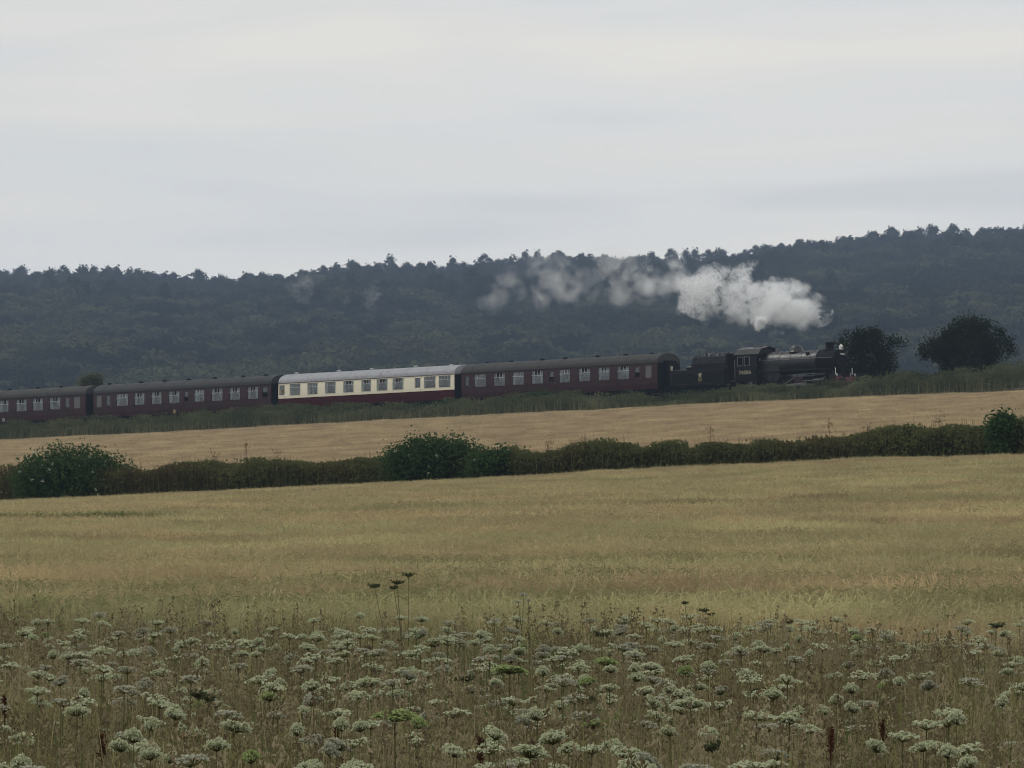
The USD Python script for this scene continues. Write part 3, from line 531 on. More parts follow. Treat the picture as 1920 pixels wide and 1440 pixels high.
for s in (-1, 1):
    for a, b in ((7.75, 8.28), (8.40, 8.92)):
        def yy(z): return s * (np.interp(z, [2.2, 3.25], [1.34, 1.26]) + 0.008)
        fr = cat([tube([(X(a), yy(2.42), 2.42), (X(b), yy(2.42), 2.42), (X(b), yy(3.08), 3.08), (X(a), yy(3.08), 3.08), (X(a), yy(2.42), 2.42)], 0.022, 5)])
        w = part(cb, 'cab_window', fr, 'steel')
    part(cb, 'cab_step', cat([bx(X(7.6), X(8.0), s * 1.22 - 0.1, s * 1.22 + 0.1, z, z + 0.03) for z in (0.45, 0.85)] + [bx(X(7.62), X(7.66), s * 1.22 - 0.02, s * 1.22 + 0.02, 0.45, 1.25)]), 'frame_red')
    part(cb, 'cab_handrail', tube([(X(7.5), s * 1.33, 1.5), (X(7.5), s * 1.33, 2.9)], 0.02, 6), 'steel')
part(cb, 'cab_number', text_on('76084', 0.27, (X(8.45), -1.337, 1.93), 'y'), 'lettering')
part(cb, 'cab_floor', bx(X(7.0), X(9.5), -1.25, 1.25, 1.3, 1.36), 'sleeper')
part(cb, 'firebox_back', cyl((X(9.3), 0, 2.3), (X(9.5), 0, 2.3), 0.75, 24), 'matt_black')
part(eng, 'injector_pipe', tube([(X(9.3), -1.2, 1.85), (X(9.1), -1.22, 1.5), (X(8.7), -1.22, 1.1), (X(8.3), -1.22, 0.95)], 0.05, 6), 'frame_red')

# ------------------------------------------------------------------ trees and bushes by the line
def blob_points(blobs, n, rng, shell=0.45):
    """points in the outer shells of ellipsoids (x, y, z, rx, ry, rz), not inside a neighbour's core"""
    B = np.array(blobs, float); w = (B[:, 3] * B[:, 4] * B[:, 5]) ** 0.67; k = rng.choice(len(B), n, p=w / w.sum())
    d = rng.normal(size=(n, 3)); d /= np.linalg.norm(d, axis=1, keepdims=True)
    r = (1 - shell * rng.random(n) ** 1.3)[:, None] * rng.uniform(0.88, 1.08, (n, 1))
    return B[k, :3] + d * B[k, 3:] * r, d
def crown(blobs, n, size, rng, clump=0.0, shell=0.0):
    P, d = blob_points(blobs, n, rng)
    if shell: return leaf_shell(P, size, rng, d, 0.8, shell)
    if clump:
        C, _ = blob_points(blobs, max(8, int(n * clump)), rng, 0.5)
        C, d = blob_points(blobs, max(8, int(n * clump)), rng, 0.4); k = rng.integers(0, len(C), n); o = rng.normal(size=(n, 3))
        P = C[k] + o * size * 1.3; return leaf_shell(P, size, rng, d[k] + o * 0.35, 0.6, 0.75)
    return leaves(P, size, rng, 0.2, 0.6, d * 0.5)
def limb(base, tip, r0, rng, n=5):
    t = np.linspace(0, 1, n)[:, None]; p = base + (tip - base) * t + rng.normal(size=(n, 3)) * 0.06 * np.linalg.norm(tip - base) * np.sin(np.pi * t)
    return tube(p, np.linspace(r0, r0 * 0.3, n), 6)
def tree(name, label, c, blobs, nleaf, size, leaf, trunk_r, rng, group=None):
    """blobs relative to the base; limbs run from the trunk into the bigger blobs"""
    t = thing(name, label, 'tree', c, 0, group); B = np.array(blobs)
    top = np.array([B[:, 0].mean() * 0.6, B[:, 1].mean() * 0.6, B[:, 2].min() + 0.3])
    ms = [limb(np.array([0, 0, -0.4]), top, trunk_r, rng)]
    for b in B: ms.append(limb(top * rng.uniform(0.6, 1.0), b[:3] + rng.normal(size=3) * 0.2, trunk_r * 0.5, rng))
    part(t, 'trunk', cat(ms), 'bark')
    part(t, 'crown', crown(blobs, nleaf, size, rng, 0.022), leaf)
    return t
def px_blobs(lst, D, base, depth, rng):
    """ellipsoids from (px, py, rx, ry) seen at distance D, with real depth"""
    k = D / F; out = []
    for px, py, rx, ry in lst:
        c = at(px, py, D) - base
        out.append((c[0], rng.uniform(-1, 1) * depth, c[2], rx * k, max(rx, ry) * k * 0.95, ry * k))
    return out
rng = R(21)
D1 = trk(t_of(1640), 9.0)[1] + 0.0
c1 = np.array([(1650 - 960) * D1 / F, D1, float(ground((1650 - 960) * D1 / F, D1))])
b1 = px_blobs([(1598, 645, 30, 22), (1630, 637, 28, 20), (1660, 648, 24, 20), (1683, 642, 13, 10), (1605, 680, 30, 26), (1635, 672, 26, 22), (1660, 668, 22, 18), (1585, 700, 22, 20), (1648, 702, 28, 16), (1668, 690, 12, 20)], D1, c1, 0.7, rng)
tree('hawthorn_tree', 'smaller dark ragged tree just ahead of the engine front', c1, b1, 9000, 0.19, 'oak_leaf', 0.16, rng)
D2 = trk(t_of(1810), 7.0)[1]
c2 = np.array([(1818 - 960) * D2 / F, D2, float(ground((1818 - 960) * D2 / F, D2))])
b2 = px_blobs([(1815, 622, 44, 26), (1850, 625, 34, 27), (1870, 648, 30, 28), (1785, 640, 34, 24), (1755, 652, 28, 18), (1735, 660, 14, 10), (1815, 655, 44, 30), (1850, 668, 34, 24), (1785, 672, 34, 26), (1810, 690, 42, 22), (1850, 688, 22, 16), (1768, 668, 20, 18), (1890, 645, 10, 12)], D2, c2, 0.9, rng)
tree('hawthorn_tree', 'larger rounded dark tree with dense domed crown near right edge', c2, b2, 15500, 0.19, 'oak_leaf', 0.2, rng)
D3 = 560.0; c3 = np.array([(168 - 960) * D3 / F, D3, float(ground((168 - 960) * D3 / F, D3))])
tree('hawthorn_tree', 'small tree whose top shows over the roofs of the last two carriages', c3, px_blobs([(160, 716, 12, 9), (178, 714, 13, 9), (170, 735, 22, 22)], D3, c3, 0.3, rng), 3500, 0.2, 'scrub_leaf', 0.12, rng)

# scrub along the near side of the line: low mass of brambles and weeds
def scrub_top(px): return np.interp(px, [-300, 0, 60, 150, 250, 400, 520, 600, 700, 800, 950, 1020, 1100, 1200, 1300, 1400, 1500, 1600, 1680, 1760, 1850, 1920, 2200],
                                    [800, 794, 793, 787, 783, 776, 764, 765, 762, 760, 742, 738, 742, 744, 743, 728, 728, 716, 706, 700, 692, 682, 668])
rng = R(22); P = []; S = []
for _ in range(5200):
    t = rng.uniform(-92, 62); v = -rng.uniform(1.2, 6.4) ** 1.0; a = trk(t, v); px = 960 + F * a[0] / a[1]
    ztop = EYE + (HZ - scrub_top(px)) * a[1] / F + (meshkit.noise(np.array([t / 1.3, v, 3.0]), 3) - 0.55) * 1.0 - 0.10 * abs(v + 2.4) ** 1.2
    g = float(ground(a[0], a[1])); h = max(ztop + 0.12 - g, 0.4)
    n = 24; q = rng.normal(size=(n, 3)) * (0.32, 0.32, 0.0); q[:, 2] = h * rng.beta(2.4, 0.9, n)
    P.append(np.array([a[0], a[1], g]) + q); S.append(rng.uniform(0.10, 0.24, n))
sc = part(None, 'lineside_scrub', leaves(np.concatenate(P), np.concatenate(S), rng, 0.8, 0.5), 'scrub_leaf'); tag(sc, 'low green brambles and weeds lining the railway in front of the train', 'scrub', kind='stuff')
bb, tt = [], []
for _ in range(4200):
    t = rng.uniform(-92, 62); v = -rng.uniform(4.0, 7.9); a = trk(t, v); px = 960 + F * a[0] / a[1]; g = float(ground(a[0], a[1]))
    h = rng.uniform(0.6, 1.0) * max(0.5, min(1.5, EYE + (HZ - scrub_top(px) - 8) * a[1] / F - g)) + 0.1
    bb.append((a[0], a[1], g)); tt.append((a[0] + rng.normal() * 0.15, a[1], g + h))
gs = part(None, 'lineside_grass', strips(bb, tt, 0.045, rng), 'scrub_grass'); tag(gs, 'pale dry grass stalks along the foot of the lineside scrub', 'grass', kind='stuff')
def bush(name, label, px, py, rx, ry, D, n, leaf, size, rng, flowers=0, sub=7):
    bx_ = (px - 960) * D / F; base = np.array([bx_, D, float(ground(bx_, D))]); k = D / F
    t = thing(name, label, 'bush', base); ztop = EYE + (HZ - py + ry) * k - base[2]; bl = [(0, 0, ztop * 0.42, rx * k * 0.9, rx * k * 0.6, ztop * 0.5)]
    for i in range(sub):
        u = (i + 0.5) / sub * 2 - 1; rr = rx * k * rng.uniform(0.26, 0.42)
        bl.append((u * rx * k * 0.78, rng.uniform(-0.4, 0.4) * rx * k * 0.5, ztop * (0.50 + 0.27 * math.sqrt(max(0, 1 - u * u * 0.9))) * rng.uniform(0.92, 1.05), rr, rr, min(rr, ztop * 0.36)))
    part(t, 'stems', cat([limb(np.array([0.0, 0, -0.2]) + rng.normal(size=3) * (0.15, 0.15, 0), np.array(b[:3]), 0.04, rng) for b in bl]), 'bark')
    part(t, 'foliage', crown(bl, n, size, rng, 0.12), leaf)
    if flowers:
        C, d = blob_points(bl, flowers, rng, 0.12); keep = (d[:, 2] > -0.2) & (d[:, 1] < 0.5)
        ms = [leaves(c + dd_ * 0.06 + rng.normal(size=(12, 3)) * 0.035, 0.055, rng, 0.3, 0.8) for c, dd_ in zip(C[keep], d[keep])]
        part(t, 'blossom', cat(ms), 'blossom')
    return t
rng = R(23)
ax = trk(t_of(1035), -3.2)
bush('bramble_bush', 'dense green bush hiding the wheels of the leading maroon carriage', 1035, 762, 78, 22, ax[1], 6500, 'bush_leaf', 0.16, rng)
ax = trk(t_of(555), -3.0)
bush('bramble_bush', 'low dark bush below the left end of the cream carriage', 555, 778, 46, 13, ax[1], 3000, 'bush_leaf', 0.16, rng)

rng = R(26)
for px, where in ((30, 'below the last carriage, at the left edge of the picture'), (120, 'below the right end of the last carriage'), (205, 'below the left end of the carriage behind the cream one'), (290, 'left of the middle of the carriage behind the cream one'),
                  (385, 'right of the middle of the carriage behind the cream one'), (470, 'below the right end of the carriage behind the cream one'), (650, 'below the middle of the cream carriage'), (740, 'below the right half of the cream carriage'),
                  (850, 'at the gap between the cream and the leading maroon carriage'), (1180, 'below the right end of the leading maroon carriage'), (1290, 'below the rear of the tender'), (1370, 'below the engine cab'),
                  (1460, 'below the boiler of the engine'), (1545, 'below the smokebox of the engine'), (1700, 'in front of the gap between the two dark trees'), (1790, 'in front of the larger dark tree'), (1880, 'right of the larger dark tree')):
    px = float(px) + rng.uniform(-12, 12); ax = trk(t_of(px), -rng.uniform(2.6, 4.2)); rx = rng.uniform(22, 44); top = scrub_top(px) - rng.uniform(-3, 5)
    b_ = bush('lineside_bush', 'low green bush ' + where, px, top + 12, rx, 12, ax[1], int(40 * rx), 'bush_leaf' if rng.random() < 0.6 else 'scrub_leaf', 0.18, rng, 0, 5); tag(b_, group='low bushes along the railway')

# ------------------------------------------------------------------ hedge between the fields
def hedge_line(px): x0, y0, x1, y1 = -19.6, 245.0, 17.2, 215.0; k = (px - 960) / F; s = (x0 - k * y0) / (k * (y1 - y0) - (x1 - x0)); return x0 + s * (x1 - x0), y0 + s * (y1 - y0)
def hedge_top(px): return np.interp(px, [-300, 0, 60, 150, 250, 330, 420, 500, 600, 700, 760, 850, 900, 1000, 1100, 1200, 1300, 1450, 1600, 1700, 1760, 1850, 1920, 2200],
                                    [887, 882, 882, 880, 877, 873, 871, 867, 863, 856, 852, 848, 846, 844, 836, 838, 833, 829, 817, 809, 800, 799, 786, 770])
rng = R(24); hd = thing('hedge', 'long low dark hedge of brambles and weeds between the two corn fields', 'hedge')
A, Bn, SA, SB, st0, st1 = [], [], [], [], [], []
for _ in range(7000):
    px = rng.uniform(-160, 2080); hx, hy = hedge_line(px); w = rng.uniform(-0.95, 0.95); x, y = hx + rng.normal() * 0.1, hy + 0.4 + w
    g = float(ground(x, y)); ztop = EYE + (HZ - hedge_top(px)) * hy / F + (meshkit.fbm(np.array([hx / 0.8, w, 1.0]), 3, 7) - 0.54) * 0.75 - 0.35 * abs(w) ** 2
    h = max(ztop + 0.05 - g, 0.5); n = 30; q = rng.normal(size=(n, 3)) * (0.17, 0.17, 0); q[:, 2] = h * rng.beta(1.5, 0.85, n)
    if meshkit.noise(np.array([hx / 2.2, 0.0, 0.5]), 9) + rng.normal() * 0.15 + (0.08 if px < 700 else -0.06) > 0.66: A.append((x, y, g) + q); SA.append(rng.uniform(0.07, 0.14, n))
    else: Bn.append((x, y, g) + q); SB.append(rng.uniform(0.08, 0.17, n))
    if True:
        if rng.random() < 0.45: continue
        yf = hy + 0.4 - rng.uniform(0.75, 1.15); st0.append((x, yf, g)); st1.append((x + rng.normal() * 0.1, yf + rng.uniform(0, 0.8), g + h * rng.uniform(0.6, 1.16)))
part(hd, 'foliage', leaves(np.concatenate(Bn), np.concatenate(SB), rng, 0.6), 'hedge_leaf')
part(hd, 'dry_foliage', leaves(np.concatenate(A), np.concatenate(SA), rng, 0.9, 0.4), 'hedge_brown')
part(hd, 'stems', strips(st0, st1, 0.035, rng), 'hedge_stalk', kind='stuff')
rng = R(25)
for px, py, rx, ry, n, fl, lb in ((135, 896, 116, 50, 15000, 55, 'big rounded dark green bush with white blossom at left end of the hedge'),
                                  (815, 871, 93, 48, 13500, 60, 'dark green bush with white blossom in the middle of the hedge'),
                                  (925, 874, 56, 30, 5000, 10, 'low green bush beside the blossoming bush in the middle of the hedge'),
                                  (1884, 806, 29, 42, 5500, 0, 'rounded dark green bush at the right end of the hedge')):
    hx, hy = hedge_line(px); bush('hedge_bush', lb, px, py, rx, ry, hy - 0.6, n, 'bush_leaf', 0.12, rng, fl, 9)
# tall dry weeds sticking up out of the hedge
for px, py in ((402, 846), (462, 832), (520, 848), (1092, 818), (1330, 800), (1556, 788), (1625, 800), (1760, 783), (1030, 824)):
    hx, hy = hedge_line(px); x = (px - 960) * hy / F; g = float(ground(x, hy)); h = EYE + (HZ - py) * hy / F - g; seed = int(px); r = R(seed)
    t = thing('dock_plant', None, 'weed', (x, hy - 0.3, g), 0, 'dry weeds above the hedge'); tag(t, 'tall dry brown weed standing up above the field hedge')
    pts = np.array([(0, 0, 0), (0.03, 0, h * 0.5), (0.05 * r.normal(), 0, h)])
    part(t, 'stem', tube(pts, [0.016, 0.012, 0.006], 5), 'hedge_brown')
    q = r.normal(size=(46, 3)) * (0.09, 0.09, 0.13); q[:, 2] += h - 0.15
    part(t, 'seed_head', leaves(q, 0.065, r, 0.9, 0.5), 'hedge_brown')

# ------------------------------------------------------------------ woodland on the hill
def pine(rng, h=13.0, w=3.6, bare=0.35):
    ms, tr = [], [limb(np.array([0, 0, -1.0]), np.array([rng.normal() * 0.3, rng.normal() * 0.3, h * 0.96]), 0.24, rng)]
    P, dd = [], []
    for i in range(16):
        f = bare + (1 - bare) * (i + rng.random()) / 16; z = h * f; reach = w * (1.08 - f) ** 0.48 * rng.uniform(0.5, 1.0)
        a = i * 2.4 + rng.uniform(-0.4, 0.4); e = np.array([math.cos(a) * reach, math.sin(a) * reach, z + reach * 0.25]); tr.append(limb(np.array([0, 0, z - reach * 0.15]), e, 0.08, rng, 3))
        for s in (0.55, 1.0):
            c = np.array([0, 0, z]) + (e - [0, 0, z]) * s; n = 20; P.append(c + rng.normal(size=(n, 3)) * (0.62, 0.62, 0.34) * (0.6 + 0.5 * s))
    P.append(np.array([0, 0, h]) + rng.normal(size=(40, 3)) * (0.6, 0.6, 0.6))
    P = np.concatenate(P); return [('trunk', cat(tr), 'bark'), ('crown', leaf_shell(P, 1.05, rng, np.column_stack([P[:, :2] * 0.5, P[:, 2] - h * 0.6]), 0.65, 0.6), 'pine_leaf')]
def broadleaf(rng, h=10.0, w=5.0, leaf='wood_leaf'):
    bl = [(0, 0, h * 0.55, w * 0.75, w * 0.75, h * 0.36)]
    for i in range(11):
        a = i * 2.4; rr = w * rng.uniform(0.28, 0.42); q = rng.uniform(0.25, 0.75) * w; bl.append((math.cos(a) * q, math.sin(a) * q, h * (0.45 + 0.42 * rng.random() * (1 - 0.4 * q / w)), rr, rr, rr * 0.8))
    tr = [limb(np.array([0, 0, -1.0]), np.array([0, 0, h * 0.5]), 0.28, rng)] + [limb(np.array([0, 0, h * 0.35]), np.array(b[:3]), 0.12, rng, 3) for b in bl[1:8]]
    return [('trunk', cat(tr), 'bark'), ('crown', crown(bl, 1500, 0.95, rng, 0, 0.35), leaf)]
rng = R(31)
kinds = [('pine', pine(R(41), 14, 4.6, 0.3)), ('pine', pine(R(42), 12.5, 4.2, 0.35)), ('pine', pine(R(43), 14.5, 5.0, 0.4)), ('pine', pine(R(44), 13, 4.4, 0.25)),
         ('broadleaf', broadleaf(R(45), 11, 6.4)), ('broadleaf', broadleaf(R(46), 10, 5.6)), ('broadleaf', broadleaf(R(47), 12, 7.2)), ('broadleaf', broadleaf(R(48), 11, 6.6, 'light_leaf'))]
classes = []
for i, (k, parts) in enumerate(kinds):
    c = proto(f'{k}_class_{i + 1:03d}'); classes.append(c)
    for nm, me, mt in parts: part(c, nm, me, mt)
spots = []
y = 1380.0
while y < 3330:
    step = 7.2 + (y - 1380) / 1900 * 0.6; half = 0.086 * y + 35
    for x in np.arange(-half, half, step):
        spots.append((x + rng.uniform(-0.42, 0.42) * step, y + rng.uniform(-0.45, 0.45) * step))
    y += step * 1.05
spots = np.array(spots); sz = ground(spots[:, 0], spots[:, 1]); spx = 960 + F * spots[:, 0] / spots[:, 1]
mixn = meshkit.fbm(np.stack([spots[:, 0] / 70, spots[:, 1] / 150, 0 * sz], -1), 3, 17); rel = (spots[:, 1] - 1380) / 1820
lightn = meshkit.fbm(np.stack([spots[:, 0] / 38, spots[:, 1] / 90, 0 * sz + 4], -1), 3, 23)
is_pine = rel + (mixn - 0.5) * 1.1 + np.where(spx > 1500, -0.12, 0.0) > 0.55
which = np.where(is_pine, rng.integers(0, 4, len(spots)), np.where(lightn + rng.normal(size=len(spots)) * 0.05 > 0.60, 7, rng.integers(4, 7, len(spots))))
scl = rng.uniform(0.72, 1.14, len(spots)) * np.where(is_pine, np.where(rng.random(len(spots)) < 0.12, 1.18, 0.96), 1.0)
scl = np.where(is_pine, scl, scl * rng.uniform(0.9, 1.5, len(spots)))
inview = (spx > -10) & (spx < 1930)
sky_pine = np.nonzero(is_pine & inview & (spots[:, 1] > 3165) & (spots[:, 1] < 3235))[0]
sky_pine = sky_pine[np.argsort(-scl[sky_pine])][:130]
pale = np.nonzero((which == 7) & inview & (sz + 9 - EYE > (HZ - 715) * spots[:, 1] / F))[0]; pale = pale[np.argsort(spots[pale, 1])][:90]
solo = set(sky_pine.tolist()) | set(pale.tolist())
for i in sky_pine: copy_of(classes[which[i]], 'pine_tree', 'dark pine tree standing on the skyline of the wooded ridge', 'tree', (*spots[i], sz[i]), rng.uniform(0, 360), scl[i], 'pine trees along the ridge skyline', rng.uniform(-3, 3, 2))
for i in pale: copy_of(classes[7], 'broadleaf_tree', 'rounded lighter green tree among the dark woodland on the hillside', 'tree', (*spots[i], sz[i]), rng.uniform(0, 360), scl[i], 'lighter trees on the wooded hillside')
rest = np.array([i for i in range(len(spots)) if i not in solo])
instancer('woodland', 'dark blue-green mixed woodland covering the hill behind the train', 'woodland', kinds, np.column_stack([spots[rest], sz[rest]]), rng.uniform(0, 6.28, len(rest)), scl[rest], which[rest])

# ------------------------------------------------------------------ corn
def corn_tuft(rng, size, n, h, w, ear):
    b = np.column_stack([rng.uniform(-size / 2, size / 2, n), rng.uniform(-size / 2, size / 2, n), np.zeros(n)])
    lean = rng.normal(size=(n, 2)) * 0.07; hh = h * rng.uniform(0.86, 1.06, n); t = b + np.column_stack([lean, hh])
    ms = [strips(b, t, w, rng)]
    d = np.column_stack([rng.normal(size=(n, 2)) * 0.6 + lean * 4, rng.uniform(-0.9, 0.4, n)]); d /= np.linalg.norm(d, axis=1, keepdims=True)
    s = np.cross(d, (0, 0, 1.0)); s /= np.linalg.norm(s, axis=1, keepdims=True)
    L = ear[0]; W = ear[1]; V = np.stack([t, t + d * L * 0.45 + s * W, t + d * L, t + d * L * 0.45 - s * W, t + d * L * 0.5 + np.cross(d, s) * W], 1).reshape(-1, 3); i = np.arange(n)[:, None] * 5
    ms.append(trimesh.Trimesh(V, np.concatenate([i + [0, 1, 4], i + [1, 2, 4], i + [2, 3, 4], i + [3, 0, 4]], 0), process=False))
    if ear[2]:
        e0 = np.repeat(t + d * L * 0.6, 3, 0); e1 = e0 + np.repeat(d, 3, 0) * ear[2] + rng.normal(size=(3 * n, 3)) * ear[2] * 0.25; sd = np.repeat(s, 3, 0) * w * 0.35
        V = np.stack([e0 - sd, e0 + sd, e1], 1).reshape(-1, 3); i = np.arange(3 * n)[:, None] * 3; ms.append(trimesh.Trimesh(V, i + [0, 1, 2], process=False))
    return cat(ms)
def field_points(y0, y1, dens0, dens1, rng, ok):
    ys = rng.uniform(y0, y1, int((y1 - y0) * 260)); out = []
    half = 0.083 * y1 + 4; A = (y1 - y0) * 2 * half; n = int(A * max(dens0, dens1)); x = rng.uniform(-half, half, n); y = rng.uniform(y0, y1, n)
    k = (np.abs(x) < 0.083 * y + 3.5) & (rng.random(n) < np.interp(y, [y0, y1], [dens0, dens1]) / max(dens0, dens1)) & ok(x, y); return x[k], y[k]
def hedge_y(x): return np.interp(x, [-60, -19.6, 17.2, 60], [278, 245, 215, 180])
def rail_y(x): return 482 - (x - 10.95 - 0) * ST / CT
def near_edge(x, y): return 36.2 + 0.8 * np.sin(x * 0.9) - 0.95 * np.clip(x, -4, 4)
rng = R(51)
near = [(f'stalks', [('stalks', corn_tuft(R(60 + i), 0.36, 44, 0.80, 0.005, (0.07, 0.0055, 0.07)), 'barley_straw')]) for i in range(4)]
midf = [(f'stalks', [('stalks', corn_tuft(R(70 + i), 0.75, 70, 0.80, 0.011, (0.08, 0.010, 0.07)), 'barley_straw')]) for i in range(4)]
x, y = field_points(33.0, 85.0, 15.0, 11.0, rng, lambda x, y: y > near_edge(x, y))
def sc3(x, y, n, rng): return np.column_stack([rng.uniform(0.9, 1.1, n)] * 2 + [(0.88 + 0.22 * meshkit.fbm(np.stack([x / 3, y / 5, 0 * x], -1), 3, 3)) * rng.uniform(0.94, 1.06, n)])
instancer('barley', 'standing ripe barley in the near field behind the wild flowers', 'barley', near, np.column_stack([x, y, ground(x, y)]), rng.uniform(0, 6.28, len(x)), sc3(x, y, len(x), rng), rng.integers(0, 4, len(x)))
x, y = field_points(83.0, 282.0, 5.5, 4.0, rng, lambda x, y: y < hedge_y(x) - 0.7)
instancer('barley', 'standing ripe barley filling the middle field up to the hedge', 'barley', midf, np.column_stack([x, y, ground(x, y)]), rng.uniform(0, 6.28, len(x)), sc3(x, y, len(x), rng), rng.integers(0, 4, len(x)))
far = [(f'stalks', [('stalks', corn_tuft(R(80 + i), 1.3, 110, 0.62, 0.022, (0.11, 0.020, 0.0)), 'wheat_straw')]) for i in range(4)]
x, y = field_points(185.0, 540.0, 1.8, 1.5, rng, lambda x, y: (y > hedge_y(x) + 2.0) & (y < rail_y(x) - 8.6))
instancer('wheat', 'pale pinkish ripe wheat in the far field below the railway', 'wheat', far, np.column_stack([x, y, ground(x, y)]), rng.uniform(0, 6.28, len(x)), sc3(x, y, len(x), rng), rng.integers(0, 4, len(x)))

# ------------------------------------------------------------------ field margin: dry grass, wild carrot, docks
def grass_tuft(rng, kind):
    n = 26; b = np.column_stack([rng.normal(size=(n, 2)) * 0.09, np.zeros(n)]); h = rng.uniform(0.45, 0.90, n) if kind != 'green' else rng.uniform(0.4, 0.78, n)
    t = b + np.column_stack([rng.normal(size=(n, 2)) * (0.17 if kind == 'green' else 0.11), h]); bend = np.column_stack([rng.normal(size=(n, 2)) * 0.02, np.zeros(n)])
    out = [('blades', strips(b, t, 0.0052 if kind != 'green' else 0.0062, rng, bend), 'green_grass' if kind == 'green' else 'dry_grass')]
    if kind == 'panicle':
        P = []; 
        for q in range(n):
            if h[q] < 0.45: continue
            m = 26; f = rng.random(m); P.append(t[q] + np.column_stack([rng.normal(size=(m, 2)) * 0.022 * (1.1 - f)[:, None], 0.02 - 0.13 * (1 - f)]))
        out.append(('panicles', leaves(np.concatenate(P), 0.016, rng, 1.2, 0.45), 'panicle'))
    elif kind == 'spike':
        P = []
        for q in range(0, n, 2):
            m = 14; f = rng.random(m); P.append(t[q] + np.column_stack([rng.normal(size=(m, 2)) * 0.006, -0.09 * f]))
        out.append(('spikes', leaves(np.concatenate(P), 0.014, rng, 2.5, 0.4), 'dry_grass'))
    return out
rng = R(90)
tufts = [('tuft', grass_tuft(R(91), 'panicle')), ('tuft', grass_tuft(R(92), 'panicle')), ('tuft', grass_tuft(R(93), 'panicle')), ('tuft', grass_tuft(R(94), 'spike')), ('tuft', grass_tuft(R(95), 'green')), ('tuft', grass_tuft(R(96), 'green'))]
n = 17000; y = np.sqrt(rng.uniform(10.5 ** 2, 40.5 ** 2, n)); x = rng.uniform(-1, 1, n) * (0.083 * y + 0.9)
k = y < near_edge(x, y) + rng.normal(size=n) * 0.5; x, y = x[k], y[k]; n = len(x)
gn = meshkit.fbm(np.stack([x / 0.9, y / 1.6, 0 * x], -1), 3, 12) + rng.normal(size=n) * 0.10
wh = np.where((gn > 0.525) | (y > near_edge(x, y) - 2.2), rng.integers(4, 6, n), np.where(gn < 0.42, rng.integers(3, 4, n), rng.integers(0, 3, n)))
s = np.where(wh >= 4, 0.98, 1.0) * np.where(rng.random(n) < 0.2, rng.uniform(0.95, 1.13, n), rng.uniform(0.66, 0.97, n)) * np.interp(y, [10, 36], [1.0, 1.0])
instancer('meadow_grass', 'reddish dry grasses mixed with green blades between the wild flowers', 'grass', tufts, np.column_stack([x, y, ground(x, y)]), rng.uniform(0, 6.28, n), s, wh)

def umbel(rng, R_, dome, tilt_, mt, ray=0.012, top=0.93, nu=26, fl=15):
    """wild carrot: stem, rays and umbellets of florets"""
    st_ = tube([(0.03, 0.01, 0), (0.01, 0, top * 0.55), (0, 0, top - ray)], [0.0024, 0.002, 0.0015], 5)
    C = []
    for i in range(nu):
        r = math.sqrt((i + 0.5) / nu) * R_; a = i * 2.39996; z = dome * (1 - (r / R_) ** 2) if dome >= 0 else dome * (1 - (r / R_) ** 2)
        C.append((r * math.cos(a), r * math.sin(a), z))
    C = np.array(C) + rng.normal(size=(nu, 3)) * (0.002, 0.002, 0.0025); Rm = trimesh.transformations.rotation_matrix(tilt_, (rng.normal(), rng.normal(), 0))[:3, :3]
    C = C @ Rm.T + (0, 0, top); o = np.array([0, 0, top - ray])
    rays = cat([tube([o, (o + c) / 2 + (c - o) * (0.12, 0.12, -0.05), c], [0.0009, 0.0008, 0.0007], 3) for c in C])
    n = nu * fl; q = rng.normal(size=(n, 3)) * (0.0064, 0.0064, 0.0022) * (R_ / 0.045) ** 0.5; q[:, 2] = np.abs(q[:, 2]) * 0.8 - 22 * (q[:, 0] ** 2 + q[:, 1] ** 2)
    P = np.repeat(C, fl, 0) + q
    d = rng.normal(size=(n, 3)) * 0.45 + (0, 0, 1.0); d /= np.linalg.norm(d, axis=1, keepdims=True); u = np.cross(d, rng.normal(size=(n, 3))); u /= np.linalg.norm(u, axis=1, keepdims=True); w = np.cross(d, u)
    fs = 0.0046; V = np.stack([P + u * fs, P + w * fs, P - u * fs, P - w * fs], 1).reshape(-1, 3); i = np.arange(n)[:, None] * 4
    return [('stem', cat([st_, tube([(0.005, 0, top * 0.5), (0.05, 0.02, top * 0.66)], [0.002, 0.001], 3)]), 'stem_green'), ('rays', rays, 'stem_green'),
            ('umbel', trimesh.Trimesh(V, np.concatenate([i + [0, 1, 2], i + [0, 2, 3]], 0), process=False), mt)]
ucls = []
for i, (rad, dome, tl, mt, nu) in enumerate([(0.045, 0.018, 0.10, 'floret', 38), (0.048, 0.012, 0.14, 'floret', 38), (0.040, 0.020, 0.05, 'floret', 34), (0.042, 0.015, 0.2, 'floret_pink', 34),
                                             (0.045, 0.014, 0.12, 'floret_green', 36), (0.042, -0.012, 0.12, 'seed_dark', 30), (0.038, 0.014, 0.32, 'floret', 34), (0.046, 0.022, 0.15, 'floret_pink', 38)]):
    c = proto(f'wild_carrot_class_{i + 1:03d}'); ucls.append(c); pr = umbel(R(100 + i), rad, dome, tl, mt, nu=nu)
    for nm, me, mm in pr: part(c, nm, me, mm)
    if mt == 'floret':
        r = R(130 + i); part(c, 'leaf', leaves(np.column_stack([r.normal(size=(26, 2)) * 0.05, r.uniform(0.2, 0.6, 26)]), 0.05, r, 0.6, 0.25), 'stem_green')
